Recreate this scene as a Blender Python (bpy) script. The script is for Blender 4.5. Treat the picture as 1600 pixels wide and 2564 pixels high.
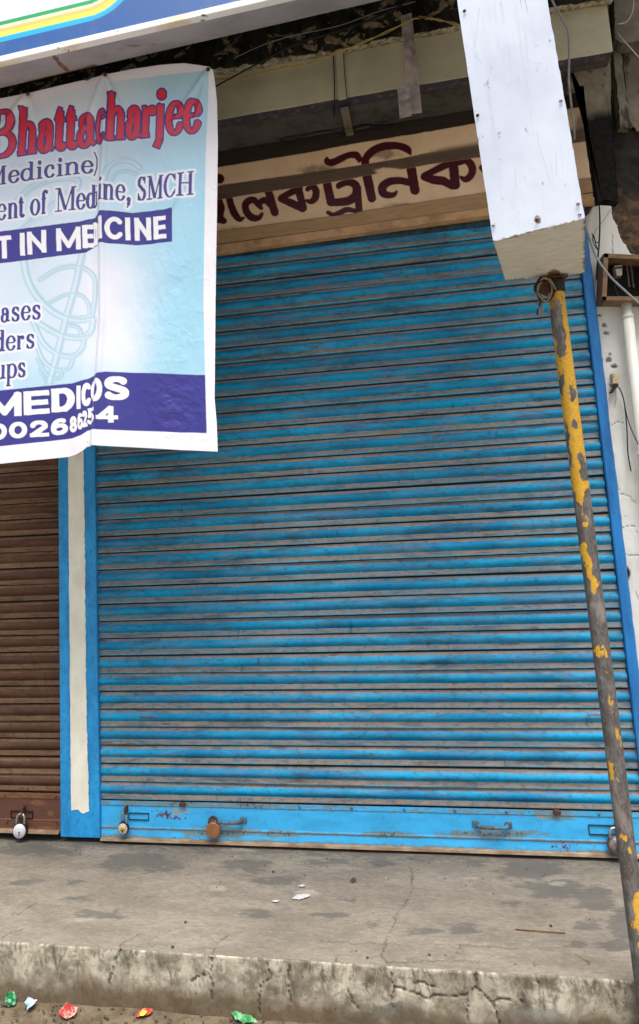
import bpy, bmesh, math, random
import numpy as np
from mathutils import Matrix, Vector

for o in list(bpy.data.objects):
    bpy.data.objects.remove(o, do_unlink=True)
SC = bpy.context.scene
COL = SC.collection
RNG = random.Random(7)

# ------------------------------------------------------------------ camera
F = 1800.0                                   # focal length in pixels of the 1600 x 2564 photograph
CAM = np.array([1.312, -3.106, 1.226])
YAW, PITCH, ROLL = (math.radians(a) for a in (10.56, 8.23, 2.60))
PPX, PPY = 630.0, 1088.0                     # principal point (the photograph is a crop)


def rot3(a, b, c):
    ca, sa, cb, sb, cc, sc = math.cos(a), math.sin(a), math.cos(b), math.sin(b), math.cos(c), math.sin(c)
    rz = np.array([[ca, -sa, 0], [sa, ca, 0], [0, 0, 1]])
    rx = np.array([[1, 0, 0], [0, cb, -sb], [0, sb, cb]])
    ry = np.array([[cc, 0, sc], [0, 1, 0], [-sc, 0, cc]])
    return rz @ rx @ ry


RM = rot3(YAW, PITCH, ROLL)
cd = bpy.data.cameras.new('camera')
cam = bpy.data.objects.new('camera', cd)
COL.objects.link(cam)
cd.sensor_fit = 'VERTICAL'
cd.sensor_height = 36.0
cd.sensor_width = 36.0
cd.lens = F / 2564 * 36.0
cd.shift_x = (800 - PPX) / 2564
cd.shift_y = (PPY - 1282) / 2564
cd.clip_start = 0.05
cd.clip_end = 500
cam.matrix_world = Matrix(((RM[0, 0], RM[0, 2], -RM[0, 1], CAM[0]), (RM[1, 0], RM[1, 2], -RM[1, 1], CAM[1]),
                           (RM[2, 0], RM[2, 2], -RM[2, 1], CAM[2]), (0, 0, 0, 1)))
SC.camera = cam

# ------------------------------------------------------------------ light
SUN_EL, SUN_AZ = math.radians(68), math.radians(14)   # azimuth measured from the street normal (-Y)
sd = np.array([math.sin(SUN_AZ) * math.cos(SUN_EL), -math.cos(SUN_AZ) * math.cos(SUN_EL), math.sin(SUN_EL)])
W = bpy.data.worlds.new('World')
SC.world = W
W.use_nodes = True
wn = W.node_tree.nodes
bg = wn['Background']
sky = wn.new('ShaderNodeTexSky')
sky.sky_type = 'NISHITA'
sky.sun_disc = False
sky.sun_elevation = SUN_EL
sky.sun_rotation = math.pi - SUN_AZ
sky.air_density = 1.0
sky.dust_density = 5.0
sky.ozone_density = 1.0
W.node_tree.links.new(sky.outputs[0], bg.inputs[0])
bg.inputs[1].default_value = 0.055
sl = bpy.data.lights.new('sun', 'SUN')
sl.energy = 1.5
sl.angle = math.radians(38)
sl.color = (1.0, 0.98, 0.95)
sun = bpy.data.objects.new('sun', sl)
COL.objects.link(sun)
sun.rotation_euler = Vector(-sd).to_track_quat('-Z', 'Y').to_euler()
sun.location = Vector(sd * 20)
SC.view_settings.view_transform = 'Standard'
SC.view_settings.look = 'None'
SC.view_settings.exposure = 1.75
SC.view_settings.gamma = 1.0
SC.view_settings.use_curve_mapping = False

# ------------------------------------------------------------------ picture <-> place


def ray(x, y):
    return RM @ np.array([(x - PPX) / F, 1.0, -(y - PPY) / F])


def onY(x, y, Y):
    d = ray(x, y)
    return CAM + d * ((Y - CAM[1]) / d[1])


def onZ(x, y, Z):
    d = ray(x, y)
    return CAM + d * ((Z - CAM[2]) / d[2])


def rays(x, y):
    return np.stack([(x - PPX) / F, np.ones_like(x), -(y - PPY) / F], -1) @ RM.T


def onYs(x, y, Y):
    d = rays(x, y)
    return CAM + d * ((Y - CAM[1]) / d[..., 1])[..., None]


def pr(P):
    d = (np.asarray(P) - CAM) @ RM
    return PPX + F * d[..., 0] / d[..., 1], PPY - F * d[..., 2] / d[..., 1]


# ------------------------------------------------------------------ numpy noise and line fields


def vnoise(x, y, seed=0):
    xi, yi = np.floor(x), np.floor(y)
    fx, fy = x - xi, y - yi
    fx, fy = fx * fx * (3 - 2 * fx), fy * fy * (3 - 2 * fy)

    def h(a, b):
        s = np.sin(a * 127.1 + b * 311.7 + seed * 74.7) * 43758.5453
        return s - np.floor(s)
    return (h(xi, yi) * (1 - fx) + h(xi + 1, yi) * fx) * (1 - fy) + (h(xi, yi + 1) * (1 - fx) + h(xi + 1, yi + 1) * fx) * fy


def fbm(x, y, seed=0, octv=4):
    r, a = 0, 0.5
    for i in range(octv):
        r = r + a * vnoise(x * 2 ** i, y * 2 ** i, seed + i)
        a *= 0.5
    return r


def sstep(a, b, x):
    t = np.clip((x - a) / (b - a), 0, 1)
    return t * t * (3 - 2 * t)


class Field:
    """distance field on a regular grid of picture units"""

    def __init__(s, x0, y0, x1, y1, step=1.0):
        s.x0, s.y0, s.st = x0, y0, step
        s.nx, s.ny = int((x1 - x0) / step) + 1, int((y1 - y0) / step) + 1
        s.d = np.full((s.ny, s.nx), 1e3)

    def _win(s, lo, hi, pad):
        i0 = max(0, int((lo[0] - pad - s.x0) / s.st))
        i1 = min(s.nx, int((hi[0] + pad - s.x0) / s.st) + 2)
        j0 = max(0, int((lo[1] - pad - s.y0) / s.st))
        j1 = min(s.ny, int((hi[1] + pad - s.y0) / s.st) + 2)
        if i1 <= i0 or j1 <= j0:
            return None
        X = s.x0 + np.arange(i0, i1)[None, :] * s.st
        Y = s.y0 + np.arange(j0, j1)[:, None] * s.st
        return (slice(j0, j1), slice(i0, i1)), X, Y

    def cap(s, a, b, ra, rb=None, pad=16):
        rb = ra if rb is None else rb
        w = s._win((min(a[0], b[0]), min(a[1], b[1])), (max(a[0], b[0]), max(a[1], b[1])), pad + max(ra, rb))
        if not w:
            return
        sl_, X, Y = w
        dx, dy = b[0] - a[0], b[1] - a[1]
        t = np.clip(((X - a[0]) * dx + (Y - a[1]) * dy) / (dx * dx + dy * dy + 1e-9), 0, 1)
        d = np.hypot(X - a[0] - t * dx, Y - a[1] - t * dy) - (ra + t * (rb - ra))
        s.d[sl_] = np.minimum(s.d[sl_], d)

    def bar(s, a, b, r, pad=16):
        w = s._win((min(a[0], b[0]), min(a[1], b[1])), (max(a[0], b[0]), max(a[1], b[1])), pad + r)
        if not w:
            return
        sl_, X, Y = w
        L = math.hypot(b[0] - a[0], b[1] - a[1]) + 1e-9
        ux, uy = (b[0] - a[0]) / L, (b[1] - a[1]) / L
        cx, cy = (a[0] + b[0]) / 2, (a[1] + b[1]) / 2
        q1 = np.abs((X - cx) * ux + (Y - cy) * uy) - L / 2
        q2 = np.abs(-(X - cx) * uy + (Y - cy) * ux) - r
        d = np.hypot(np.maximum(q1, 0), np.maximum(q2, 0)) + np.minimum(np.maximum(q1, q2), 0)
        s.d[sl_] = np.minimum(s.d[sl_], d)

    def line(s, pts, r, pad=16):
        for k in range(len(pts) - 1):
            ra = pts[k][2] if len(pts[k]) > 2 else r
            rb = pts[k + 1][2] if len(pts[k + 1]) > 2 else r
            s.cap(pts[k], pts[k + 1], ra, rb, pad)

    def sample(s, x, y):
        u = np.clip((x - s.x0) / s.st, 0, s.nx - 1.001)
        v = np.clip((y - s.y0) / s.st, 0, s.ny - 1.001)
        i, j = u.astype(int), v.astype(int)
        fu, fv = u - i, v - j
        d = s.d
        return (d[j, i] * (1 - fu) + d[j, i + 1] * fu) * (1 - fv) + (d[j + 1, i] * (1 - fu) + d[j + 1, i + 1] * fu) * fv


def smooth_pts(pts, n=6):
    """Catmull-Rom through points of any dimension"""
    P = [np.array(p, float) for p in pts]
    P = [2 * P[0] - P[1]] + P + [2 * P[-1] - P[-2]]
    out = []
    for k in range(1, len(P) - 2):
        for i in range(n):
            t = i / n
            a, b, c, d = P[k - 1], P[k], P[k + 1], P[k + 2]
            out.append(0.5 * (2 * b + (c - a) * t + (2 * a - 5 * b + 4 * c - d) * t * t + (3 * b - a - 3 * c + d) * t ** 3))
    out.append(P[-2])
    return out


def poly_sd(x, y, poly):
    """signed distance to a polygon, negative inside"""
    d = np.full(np.shape(x), 1e9)
    ins = np.zeros(np.shape(x), bool)
    n = len(poly)
    for k in range(n):
        ax, ay = poly[k]
        bx, by = poly[(k + 1) % n]
        ex, ey = bx - ax, by - ay
        t = np.clip(((x - ax) * ex + (y - ay) * ey) / (ex * ex + ey * ey + 1e-9), 0, 1)
        d = np.minimum(d, np.hypot(x - ax - t * ex, y - ay - t * ey))
        c = ((ay > y) != (by > y)) & (x < (bx - ax) * (y - ay) / ((by - ay) if by != ay else 1e-9) + ax)
        ins ^= c
    return np.where(ins, -d, d)


def ell(x, y, cx, cy, rx, ry):
    return np.sqrt(((x - cx) / rx) ** 2 + ((y - cy) / ry) ** 2)


def blobs(x, y, lst):
    """soft field, 1 in a blob's middle and 0 at its rim"""
    r = np.zeros(np.shape(x))
    for b in lst:
        r = np.maximum(r, np.clip(1.35 - ell(x, y, *b[:4]) * 0.85, 0, 1) * (b[4] if len(b) > 4 else 1))
    return r


# ------------------------------------------------------------------ node materials


def lin(*c):
    c = [v / 255 for v in c]
    return tuple(v / 12.92 if v <= 0.04045 else ((v + 0.055) / 1.055) ** 2.4 for v in c)


class Mat:
    def __init__(s, name, rough=0.7, metal=0.0, spec=0.3):
        s.m = bpy.data.materials.new(name)
        s.m.use_nodes = True
        s.t = s.m.node_tree
        s.b = s.t.nodes['Principled BSDF']
        s.set('Roughness', rough)
        s.set('Metallic', metal)
        s.set('Specular IOR Level', spec)
        s._tc = None

    def node(s, typ, ins=None, **props):
        n = s.t.nodes.new(typ)
        for k, v in props.items():
            setattr(n, k, v)
        for k, v in (ins or {}).items():
            s.put(n.inputs[k], v)
        return n

    def put(s, sock, v):
        if isinstance(v, bpy.types.NodeSocket):
            s.t.links.new(v, sock)
        else:
            if isinstance(v, tuple) and len(v) == 3 and sock.type == 'RGBA':
                v = (*v, 1.0)
            sock.default_value = v

    def set(s, name, v):
        s.put(s.b.inputs[name], v)

    def world(s):
        return s.node('ShaderNodeNewGeometry').outputs['Position']

    def obj(s):
        if not s._tc:
            s._tc = s.node('ShaderNodeTexCoord')
        return s._tc.outputs['Object']

    def rnd(s):
        return s.node('ShaderNodeObjectInfo').outputs['Random']

    def xyz(s, v):
        n = s.node('ShaderNodeSeparateXYZ', {0: v})
        return n.outputs[0], n.outputs[1], n.outputs[2]

    def scale(s, v, sc, off=(0, 0, 0)):
        return s.node('ShaderNodeMapping', {'Vector': v, 'Scale': sc, 'Location': off}).outputs[0]

    def shift(s, v, k):
        """offset a vector by k (a socket) so copies differ"""
        c = s.node('ShaderNodeCombineXYZ', {0: s.mul(k, 37.0), 1: s.mul(k, 91.0), 2: s.mul(k, 53.0)})
        return s.node('ShaderNodeVectorMath', {0: v, 1: c.outputs[0]}, operation='ADD').outputs[0]

    def noise(s, v, scale=5.0, detail=5.0, rough=0.6, dist=0.0):
        return s.node('ShaderNodeTexNoise', {'Vector': v, 'Scale': scale, 'Detail': detail, 'Roughness': rough, 'Distortion': dist}).outputs[0]

    def vor(s, v, scale=5.0, feature='F1'):
        return s.node('ShaderNodeTexVoronoi', {'Vector': v, 'Scale': scale}, feature=feature).outputs[0]

    def m1(s, op, a, b=0.0, c=0.0):
        return s.node('ShaderNodeMath', {0: a, 1: b, 2: c}, operation=op).outputs[0]

    def add(s, a, b): return s.m1('ADD', a, b)
    def sub(s, a, b): return s.m1('SUBTRACT', a, b)
    def mul(s, a, b): return s.m1('MULTIPLY', a, b)
    def mx(s, a, b): return s.m1('MAXIMUM', a, b)
    def mn(s, a, b): return s.m1('MINIMUM', a, b)

    def rg(s, v, lo, hi, a=0.0, b=1.0):
        return s.node('ShaderNodeMapRange', {0: v, 1: lo, 2: hi, 3: a, 4: b}, interpolation_type='SMOOTHSTEP').outputs[0]

    def mix(s, f, a, b):
        n = s.node('ShaderNodeMix', data_type='RGBA')
        s.put(n.inputs[0], f)
        s.put(n.inputs[6], a)
        s.put(n.inputs[7], b)
        return n.outputs[2]

    def attr(s, name, color=False):
        n = s.node('ShaderNodeAttribute', attribute_name=name)
        return n.outputs['Color'] if color else n.outputs['Fac']

    def col(s, v):
        s.set('Base Color', v)
        return s

    def bump(s, h, strength=0.3, dist=0.002):
        n = s.node('ShaderNodeBump', {'Strength': strength, 'Distance': dist, 'Height': h})
        s.set('Normal', n.outputs[0])
        return s


def simple(name, c, rough=0.7, metal=0.0, spec=0.3, var=0.25, sc=30.0, bump=0.15, dirt=None):
    """a plain worn surface: its colour broken up by two noises"""
    M = Mat(name, rough, metal, spec)
    p = M.shift(M.obj(), M.rnd())
    n1 = M.noise(p, sc, 6, 0.65)
    n2 = M.noise(p, sc * 0.21, 4, 0.6)
    d = dirt or tuple(v * 0.35 for v in c)
    f = M.mul(M.rg(M.add(M.mul(n1, 0.5), M.mul(n2, 0.5)), 0.38, 0.72), var * 2.2)
    M.col(M.mix(f, c, d))
    M.bump(n1, bump, 0.003)
    return M.m


# ------------------------------------------------------------------ objects


def tag(o, label, cat=None, group=None, kind=None):
    if label:
        o['label'] = label
    if cat:
        o['category'] = cat
    if group:
        o['group'] = group
    if kind:
        o['kind'] = kind
    return o


def thing(name, label, cat, loc=(0, 0, 0), group=None):
    o = bpy.data.objects.new(name, None)
    o.empty_display_size = 0.05
    COL.objects.link(o)
    o.location = loc
    return tag(o, label, cat, group)


def wloc(o):
    v = Vector(o.location)
    while o.parent:
        o = o.parent
        if o.type == 'EMPTY':
            return Vector(o.location)
    return v


def add(name, me, mat=None, parent=None, loc=None, rot=None):
    o = bpy.data.objects.new(name, me)
    COL.objects.link(o)
    if mat and not me.materials:
        me.materials.append(mat)
    if loc is not None:
        o.location = loc
    if rot is not None:
        o.rotation_euler = rot
    if parent:
        root = parent
        o.parent = parent
        chain = Matrix.Identity(4)
        p = parent
        mats = []
        while p:
            mats.append(p.matrix_parent_inverse @ Matrix.LocRotScale(p.location, p.rotation_euler, p.scale))
            p = p.parent
        for m in reversed(mats):
            chain = chain @ m
        o.matrix_parent_inverse = chain.inverted()
    return o


def mesh(verts, faces, smooth=False, name='m'):
    me = bpy.data.meshes.new(name)
    me.from_pydata([tuple(v) for v in verts], [], faces)
    if smooth:
        me.polygons.foreach_set('use_smooth', [True] * len(me.polygons))
    me.update()
    return me


def bm_mesh(bm, smooth=False):
    me = bpy.data.meshes.new('m')
    bmesh.ops.recalc_face_normals(bm, faces=bm.faces)
    bm.to_mesh(me)
    bm.free()
    if smooth:
        me.polygons.foreach_set('use_smooth', [True] * len(me.polygons))
    me.update()
    return me


def box(x0, x1, y0, y1, z0, z1, bev=0.0, seg=1):
    bm = bmesh.new()
    v = [bm.verts.new((x, y, z)) for x in (x0, x1) for y in (y0, y1) for z in (z0, z1)]
    for f in ((0, 1, 3, 2), (4, 6, 7, 5), (0, 4, 5, 1), (2, 3, 7, 6), (0, 2, 6, 4), (1, 5, 7, 3)):
        bm.faces.new([v[i] for i in f])
    if bev:
        bmesh.ops.bevel(bm, geom=list(bm.edges), offset=bev, segments=seg, affect='EDGES', profile=0.5)
    return bm_mesh(bm)


def hexa(p, bev=0.0):
    """box from 8 points: bottom ring then top ring"""
    bm = bmesh.new()
    v = [bm.verts.new(tuple(q)) for q in p]
    for f in ((3, 2, 1, 0), (4, 5, 6, 7), (0, 1, 5, 4), (1, 2, 6, 5), (2, 3, 7, 6), (3, 0, 4, 7)):
        bm.faces.new([v[i] for i in f])
    if bev:
        bmesh.ops.bevel(bm, geom=list(bm.edges), offset=bev, segments=1, affect='EDGES')
    return bm_mesh(bm)


def tube(pts, r, n=8, closed=False):
    pts = [np.array(p, float) for p in pts]
    rr = r if hasattr(r, '__len__') else [r] * len(pts)
    verts, faces = [], []
    u = np.array([0.31, 0.17, 0.93])
    for k, p in enumerate(pts):
        a = pts[(k - 1) % len(pts)] if (k > 0 or closed) else p
        b = pts[(k + 1) % len(pts)] if (k < len(pts) - 1 or closed) else p
        t = b - a
        t /= np.linalg.norm(t) + 1e-12
        u = u - t * (t @ u)
        if np.linalg.norm(u) < 0.05:
            u = np.cross(t, np.array([1.0, 0.2, 0]))
        u = u / np.linalg.norm(u)
        w = np.cross(t, u)
        for i in range(n):
            an = 2 * math.pi * i / n
            verts.append(p + rr[k] * (math.cos(an) * u + math.sin(an) * w))
    m = len(pts)
    for k in range(m if closed else m - 1):
        for i in range(n):
            a, b = k * n + i, k * n + (i + 1) % n
            c, d = ((k + 1) % m) * n + (i + 1) % n, ((k + 1) % m) * n + i
            faces.append((a, b, c, d))
    if not closed:
        faces.append(tuple(range(n - 1, -1, -1)))
        faces.append(tuple(range((m - 1) * n, m * n)))
    return mesh(verts, faces, True)


def lathe(prof, n=20):
    """profile (r, z) spun about z"""
    verts, faces = [], []
    for r, z in prof:
        for i in range(n):
            a = 2 * math.pi * i / n
            verts.append((r * math.cos(a), r * math.sin(a), z))
    for k in range(len(prof) - 1):
        for i in range(n):
            faces.append((k * n + i, k * n + (i + 1) % n, (k + 1) * n + (i + 1) % n, (k + 1) * n + i))
    faces.append(tuple(range(n - 1, -1, -1)))
    faces.append(tuple(range((len(prof) - 1) * n, len(prof) * n)))
    me = mesh(verts, faces, True)
    return me


def grid(P, attrs=None, colors=None, smooth=True):
    """mesh from an (ny, nx, 3) array of points with float and colour attributes"""
    ny, nx = P.shape[:2]
    me = bpy.data.meshes.new('grid')
    idx = np.arange(ny * nx).reshape(ny, nx)
    q = np.stack([idx[:-1, :-1], idx[1:, :-1], idx[1:, 1:], idx[:-1, 1:]], -1).reshape(-1, 4)
    me.vertices.add(ny * nx)
    me.vertices.foreach_set('co', P.reshape(-1).astype(np.float32))
    me.loops.add(q.size)
    me.loops.foreach_set('vertex_index', q.reshape(-1).astype(np.int32))
    me.polygons.add(len(q))
    me.polygons.foreach_set('loop_start', (np.arange(len(q)) * 4).astype(np.int32))
    me.polygons.foreach_set('use_smooth', np.full(len(q), smooth))
    me.update(calc_edges=True)
    for k, a in (attrs or {}).items():
        me.attributes.new(k, 'FLOAT', 'POINT').data.foreach_set('value', np.asarray(a).reshape(-1).astype(np.float32))
    for k, a in (colors or {}).items():
        a = np.concatenate([a.reshape(-1, 3), np.ones((a.size // 3, 1))], 1)
        me.attributes.new(k, 'FLOAT_COLOR', 'POINT').data.foreach_set('color', a.reshape(-1).astype(np.float32))
    return me


def s2l(c):
    c = np.clip(c / 255.0, 0, 1)
    return np.where(c <= 0.04045, c / 12.92, ((c + 0.055) / 1.055) ** 2.4)


# ================================================================== the setting
PZ = -0.03                                   # top of the concrete step
PY = float(onZ(800, 2407, PZ)[1])            # its front edge
GZ = float(onY(400, 2528, PY)[2]) - 0.002    # street level at its foot


def polydist(x, y, lines, default=1e3):
    d = np.full(np.shape(x), default)
    for L in lines:
        for k in range(len(L) - 1):
            (ax, ay), (bx, by) = L[k], L[k + 1]
            ex, ey = bx - ax, by - ay
            t = np.clip(((x - ax) * ex + (y - ay) * ey) / (ex * ex + ey * ey + 1e-9), 0, 1)
            d = np.minimum(d, np.hypot(x - ax - t * ex, y - ay - t * ey))
    return d


CRACKS = [
    [(346, 2337), (301, 2366), (295, 2385), (288, 2405), (281, 2430), (272, 2462)],
    [(569, 2339), (540, 2361), (521, 2347)], [(539, 2374), (529, 2390), (527, 2420), (529, 2450), (532, 2505)],
    [(669, 2395), (672, 2425), (677, 2453), (651, 2464), (651, 2540)], [(722, 2416), (724, 2480), (730, 2511)],
    [(1027, 2173), (1033, 2226), (1001, 2279), (980, 2321), (964, 2363), (956, 2390)],
    [(956, 2390), (972, 2406), (980, 2448), (985, 2469), (1040, 2485), (1075, 2503), (1086, 2493), (1168, 2493), (1191, 2469), (1192, 2427), (1199, 2400)],
    [(1191, 2472), (1234, 2511), (1255, 2501), (1308, 2511)], [(1234, 2511), (1250, 2559), (1256, 2600)],
    [(985, 2469), (982, 2533)], [(1170, 2493), (1171, 2590)], [(975, 2408), (1080, 2404), (1192, 2405)],
    [(1340, 2400), (1341, 2430), (1348, 2469)], [(869, 2474), (880, 2500), (897, 2530)],
    [(1096, 2363), (1200, 2366), (1297, 2374)], [(40, 2290), (70, 2275), (95, 2255)], [(0, 2352), (30, 2332), (55, 2328)],
    [(1150, 2366), (1145, 2385), (1130, 2392)], [(800, 2352), (905, 2362), (1000, 2362)], [(840, 2405), (850, 2385), (856, 2365)],
    [(480, 2460), (495, 2445), (520, 2440)], [(1440, 2395), (1470, 2410), (1475, 2425)], [(1090, 2470), (1060, 2455), (1040, 2460)],
]
STAINS = [(100, 2128, 150, 26, .9), (330, 2158, 120, 30), (410, 2172, 70, 20), (620, 2168, 80, 24), (690, 2206, 90, 12), (800, 2160, 80, 20, .9),
          (950, 2160, 80, 16, .7), (1330, 2178, 110, 30), (1385, 2228, 110, 30), (1480, 2250, 80, 40), (1560, 2310, 70, 50), (1530, 2368, 70, 20),
          (1470, 2318, 60, 22, .85), (1290, 2262, 50, 14, .7), (1060, 2332, 50, 14, .9), (1140, 2322, 70, 20, .85), (190, 2252, 60, 14, .8),
          (250, 2290, 70, 12, .8), (820, 2290, 50, 14, .9), (660, 2287, 60, 10, .7), (50, 2205, 60, 10, .8), (190, 2206, 40, 8, .8),
          (1440, 2372, 60, 14, .8), (930, 2312, 60, 10, .7), (880, 2258, 30, 8, .7), (60, 2335, 50, 9, .5), (1180, 2160, 60, 14, .7)]
SCUFF = [(1398, 2212, 40, 8), (1180, 2200, 30, 5), (545, 2225, 40, 10), (770, 2235, 40, 12), (210, 2302, 40, 8), (600, 2130, 60, 8)]


def step_mesh():
    xs = np.linspace(-1.9, 3.6, 1150)
    ys = np.linspace(0.14, PY, 190)
    lip = 0.006
    prof = [(y, PZ) for y in ys]
    for k in range(1, 7):                     # rounded nosing
        a = k / 6 * math.pi / 2
        prof.append((PY - lip * math.sin(a), PZ - lip * (1 - math.cos(a))))
    for z in np.linspace(PZ - lip, GZ - 0.05, 46)[1:]:
        prof.append((PY - lip, z))
    prof = np.array(prof)
    n = len(prof)
    P = np.zeros((n, len(xs), 3))
    P[..., 0] = xs[None]
    P[..., 1] = prof[:, 0][:, None]
    P[..., 2] = prof[:, 1][:, None]
    px, py = pr(P)
    d = polydist(px + 16 * (fbm(px / 22, py / 14, 5, 5) - .5), py + 12 * (fbm(px / 17, py / 18, 9, 5) - .5), CRACKS)
    wid = .35 + 1.3 * vnoise(px / 30, py / 24, 3) ** 1.5
    wid = wid * np.where(P[..., 2] < PZ - .008, 1.25, 1.0)
    crack = 1 - sstep(wid * 0.7, wid * 2.0, d)
    top = np.zeros(n)
    top[:190] = 1
    top = np.broadcast_to(top[:, None], px.shape)
    wx_, wy_ = px + 90 * (fbm(px / 60, py / 18, 25, 5) - .5), py + 30 * (fbm(px / 50, py / 14, 27, 5) - .5)
    st = np.zeros_like(px)
    for b_ in STAINS:
        st = np.maximum(st, np.clip(1.25 - ell(wx_, wy_, *b_[:4]), 0, 1) * (b_[4] if len(b_) > 4 else 1))
    st = np.maximum(st, .62 * sstep(-.17, -.02, P[..., 1]))  # band that darkens towards the shutter line
    st = st * top
    patch = np.clip(blobs(px, py, [(1000, 2535, 75, 28), (1330, 2550, 100, 26), (900, 2548, 60, 20), (560, 2470, 60, 30, .6), (420, 2480, 70, 20, .5)]), 0, 1) * (1 - top)
    sc = blobs(px, py, SCUFF) * top
    big = fbm(P[..., 0] * 3, P[..., 1] * 3 + P[..., 2] * 3, 21) - .5
    fine = fbm(P[..., 0] * 22, P[..., 1] * 22 + P[..., 2] * 22, 31) - .5
    off = -0.004 * crack + 0.006 * big + 0.0022 * fine
    P[..., 2] += off * top
    front = 1 - top
    P[..., 1] -= (off * 1.6 + 0.004 * (fbm(P[..., 0] * 9, P[..., 2] * 9, 41) - .5)) * front
    # waviness of the nosing
    P[..., 1] -= 0.010 * (fbm(P[..., 0] * 2.3, P[..., 0] * 0 + 3, 51) - .5) * sstep(0.05, -0.7, P[..., 1])
    near = np.exp(-((P[..., 1] - PY) ** 2 + (P[..., 2] - PZ) ** 2) / .012 ** 2)
    chip = sstep(.60, .74, fbm(P[..., 0] * 11, P[..., 0] * 0 + 7, 55, 5)) * near
    P[..., 2] -= .009 * chip
    P[..., 1] += .008 * chip
    return grid(P, {'crack': np.maximum(crack, .35 * chip), 'stain_dark': st, 'scuff': sc, 'front': front, 'patch': patch, 'down': np.clip((PZ - P[..., 2]) / (PZ - GZ), 0, 1)})


M = Mat('step_concrete', 0.85, spec=0.25)
w = M.world()
wx, wy, wz = M.xyz(w)
n1 = M.noise(M.scale(w, (1.0, 2.2, 1.0)), 9, 8, 0.68, 0.6)
n2 = M.noise(M.scale(w, (1, 1.6, 1)), 48, 7, 0.78)
n3 = M.noise(M.scale(w, (1, 2.5, 1), (4, 2, 1)), 3.2, 5, 0.6)
base = M.mix(M.rg(n3, .35, .65), lin(137, 128, 114), lin(118, 110, 98))
base = M.mix(M.mul(M.rg(n2, .46, .66), .5), base, lin(92, 86, 76))
base = M.mix(M.mul(M.rg(n2, .46, .32), .5), base, lin(164, 154, 138))
st = M.attr('stain_dark')
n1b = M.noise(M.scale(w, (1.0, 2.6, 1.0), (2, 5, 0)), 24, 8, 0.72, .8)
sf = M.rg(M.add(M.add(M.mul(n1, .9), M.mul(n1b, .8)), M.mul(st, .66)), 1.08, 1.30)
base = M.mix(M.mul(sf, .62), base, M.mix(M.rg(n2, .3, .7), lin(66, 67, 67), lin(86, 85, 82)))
speck = M.rg(M.noise(M.scale(w, (1, 2, 1), (9, 1, 5)), 26, 7, .72), .64, .72)
base = M.mix(M.mul(speck, .7), base, lin(66, 62, 57))
scr = M.noise(M.scale(w, (2.2, 9, 1), (1, 4, 0)), 9, 7, .72, .9)
base = M.mix(M.mul(M.rg(scr, .54, .66), .45), base, lin(92, 88, 80))
base = M.mix(M.mul(M.rg(scr, .42, .33), .4), base, lin(166, 155, 138))
base = M.mix(M.mul(M.rg(M.add(M.mul(M.attr('scuff'), .45), n1b), .80, .98), .45), base, lin(176, 166, 148))
# the riser: limewash flaking off dark mossy cement, rain streaks, splashed mud at the foot
v1 = M.noise(M.scale(w, (6, 3, 5.0)), 1.7, 8, .70, .6)
v2 = M.noise(M.scale(w, (3.2, 2, 4.0), (3, 1, 2)), 1.9, 6, .62, .4)
v3 = M.noise(M.scale(w, (15, 3, 5)), 2.0, 8, .75, .9)
v4 = M.noise(M.scale(w, (1, 1, 1), (1, 7, 3)), 38, 7, .72, .5)
dn = M.attr('down')
fr = M.mix(M.rg(v1, .38, .64), lin(186, 179, 160), lin(134, 127, 110))
fr = M.mix(M.mul(M.rg(v4, .50, .62), .55), fr, lin(96, 88, 70))
fr = M.mix(M.mul(M.rg(M.add(M.mul(v2, .8), M.mul(M.attr('patch'), .5)), .62, .72), .8), fr, lin(126, 125, 117))
ts = M.sub(v3, M.mul(dn, .16))
fr = M.mix(M.mul(M.mul(M.rg(ts, .42, .58), M.rg(v2, .36, .56)), .75), fr, lin(62, 58, 44))
fr = M.mix(M.mul(M.rg(M.noise(M.scale(w, (2.6, 1, 3.4), (7, 3, 1)), 2.5, 6, .68), .54, .64), .6), fr, lin(92, 88, 72))
fr = M.mix(M.rg(M.noise(w, 75, 5, .7), .66, .71), fr, lin(52, 46, 36))
mud = M.rg(M.sub(wz, M.mul(M.noise(w, 5.5, 6, .65), .16)), GZ - .05, GZ + .015, 1, 0)
fr = M.mix(M.mul(mud, .85), fr, lin(84, 68, 46))
base = M.mix(M.attr('front'), base, fr)
base = M.mix(M.mul(M.attr('crack'), M.add(.55, M.mul(M.attr('front'), .12))), base, lin(44, 38, 31))
M.col(base)
M.bump(M.add(M.mul(n2, .6), M.mul(n1, .5)), .35, .004)
STEP_M = M.m
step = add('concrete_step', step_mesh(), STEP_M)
tag(step, 'cracked grey concrete shopfront step with stained top and mossy riser', None, kind='structure')

# street: one sheet, fine near the step
gx = np.concatenate([np.linspace(-90, -3, 14), np.linspace(-2.5, 4, 260), np.linspace(4.6, 90, 14)])
gy = np.concatenate([np.linspace(60, 1, 8), np.linspace(0.2, -2.6, 150), np.linspace(-3, -90, 16)])
GX, GY = np.meshgrid(gx, gy)
gz = GZ + 0.016 * (fbm(GX * 5, GY * 5, 61) - .5) + 0.007 * (fbm(GX * 24, GY * 24, 71) - .5)
gz += 0.008 * sstep(0.10, 0.0, PY - GY) * (fbm(GX * 6, GY * 0 + 1, 77)) - .004
gp = np.stack([GX, GY, gz], -1)
M = Mat('street_ground', 0.9, spec=0.2)
w = M.world()
n1, n2, n3 = M.noise(w, 4.5, 7, .65, .5), M.noise(w, 45, 6, .7), M.noise(M.scale(w, (1, 1, 1), (3, 8, 0)), 14, 5, .65)
_, wy, _ = M.xyz(w)
b = M.mix(M.rg(n3, .35, .65), lin(112, 100, 82), lin(86, 75, 60))
far = M.rg(M.add(wy, M.mul(n1, .34)), PY + .06, PY - .05, 0, 1)
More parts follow.
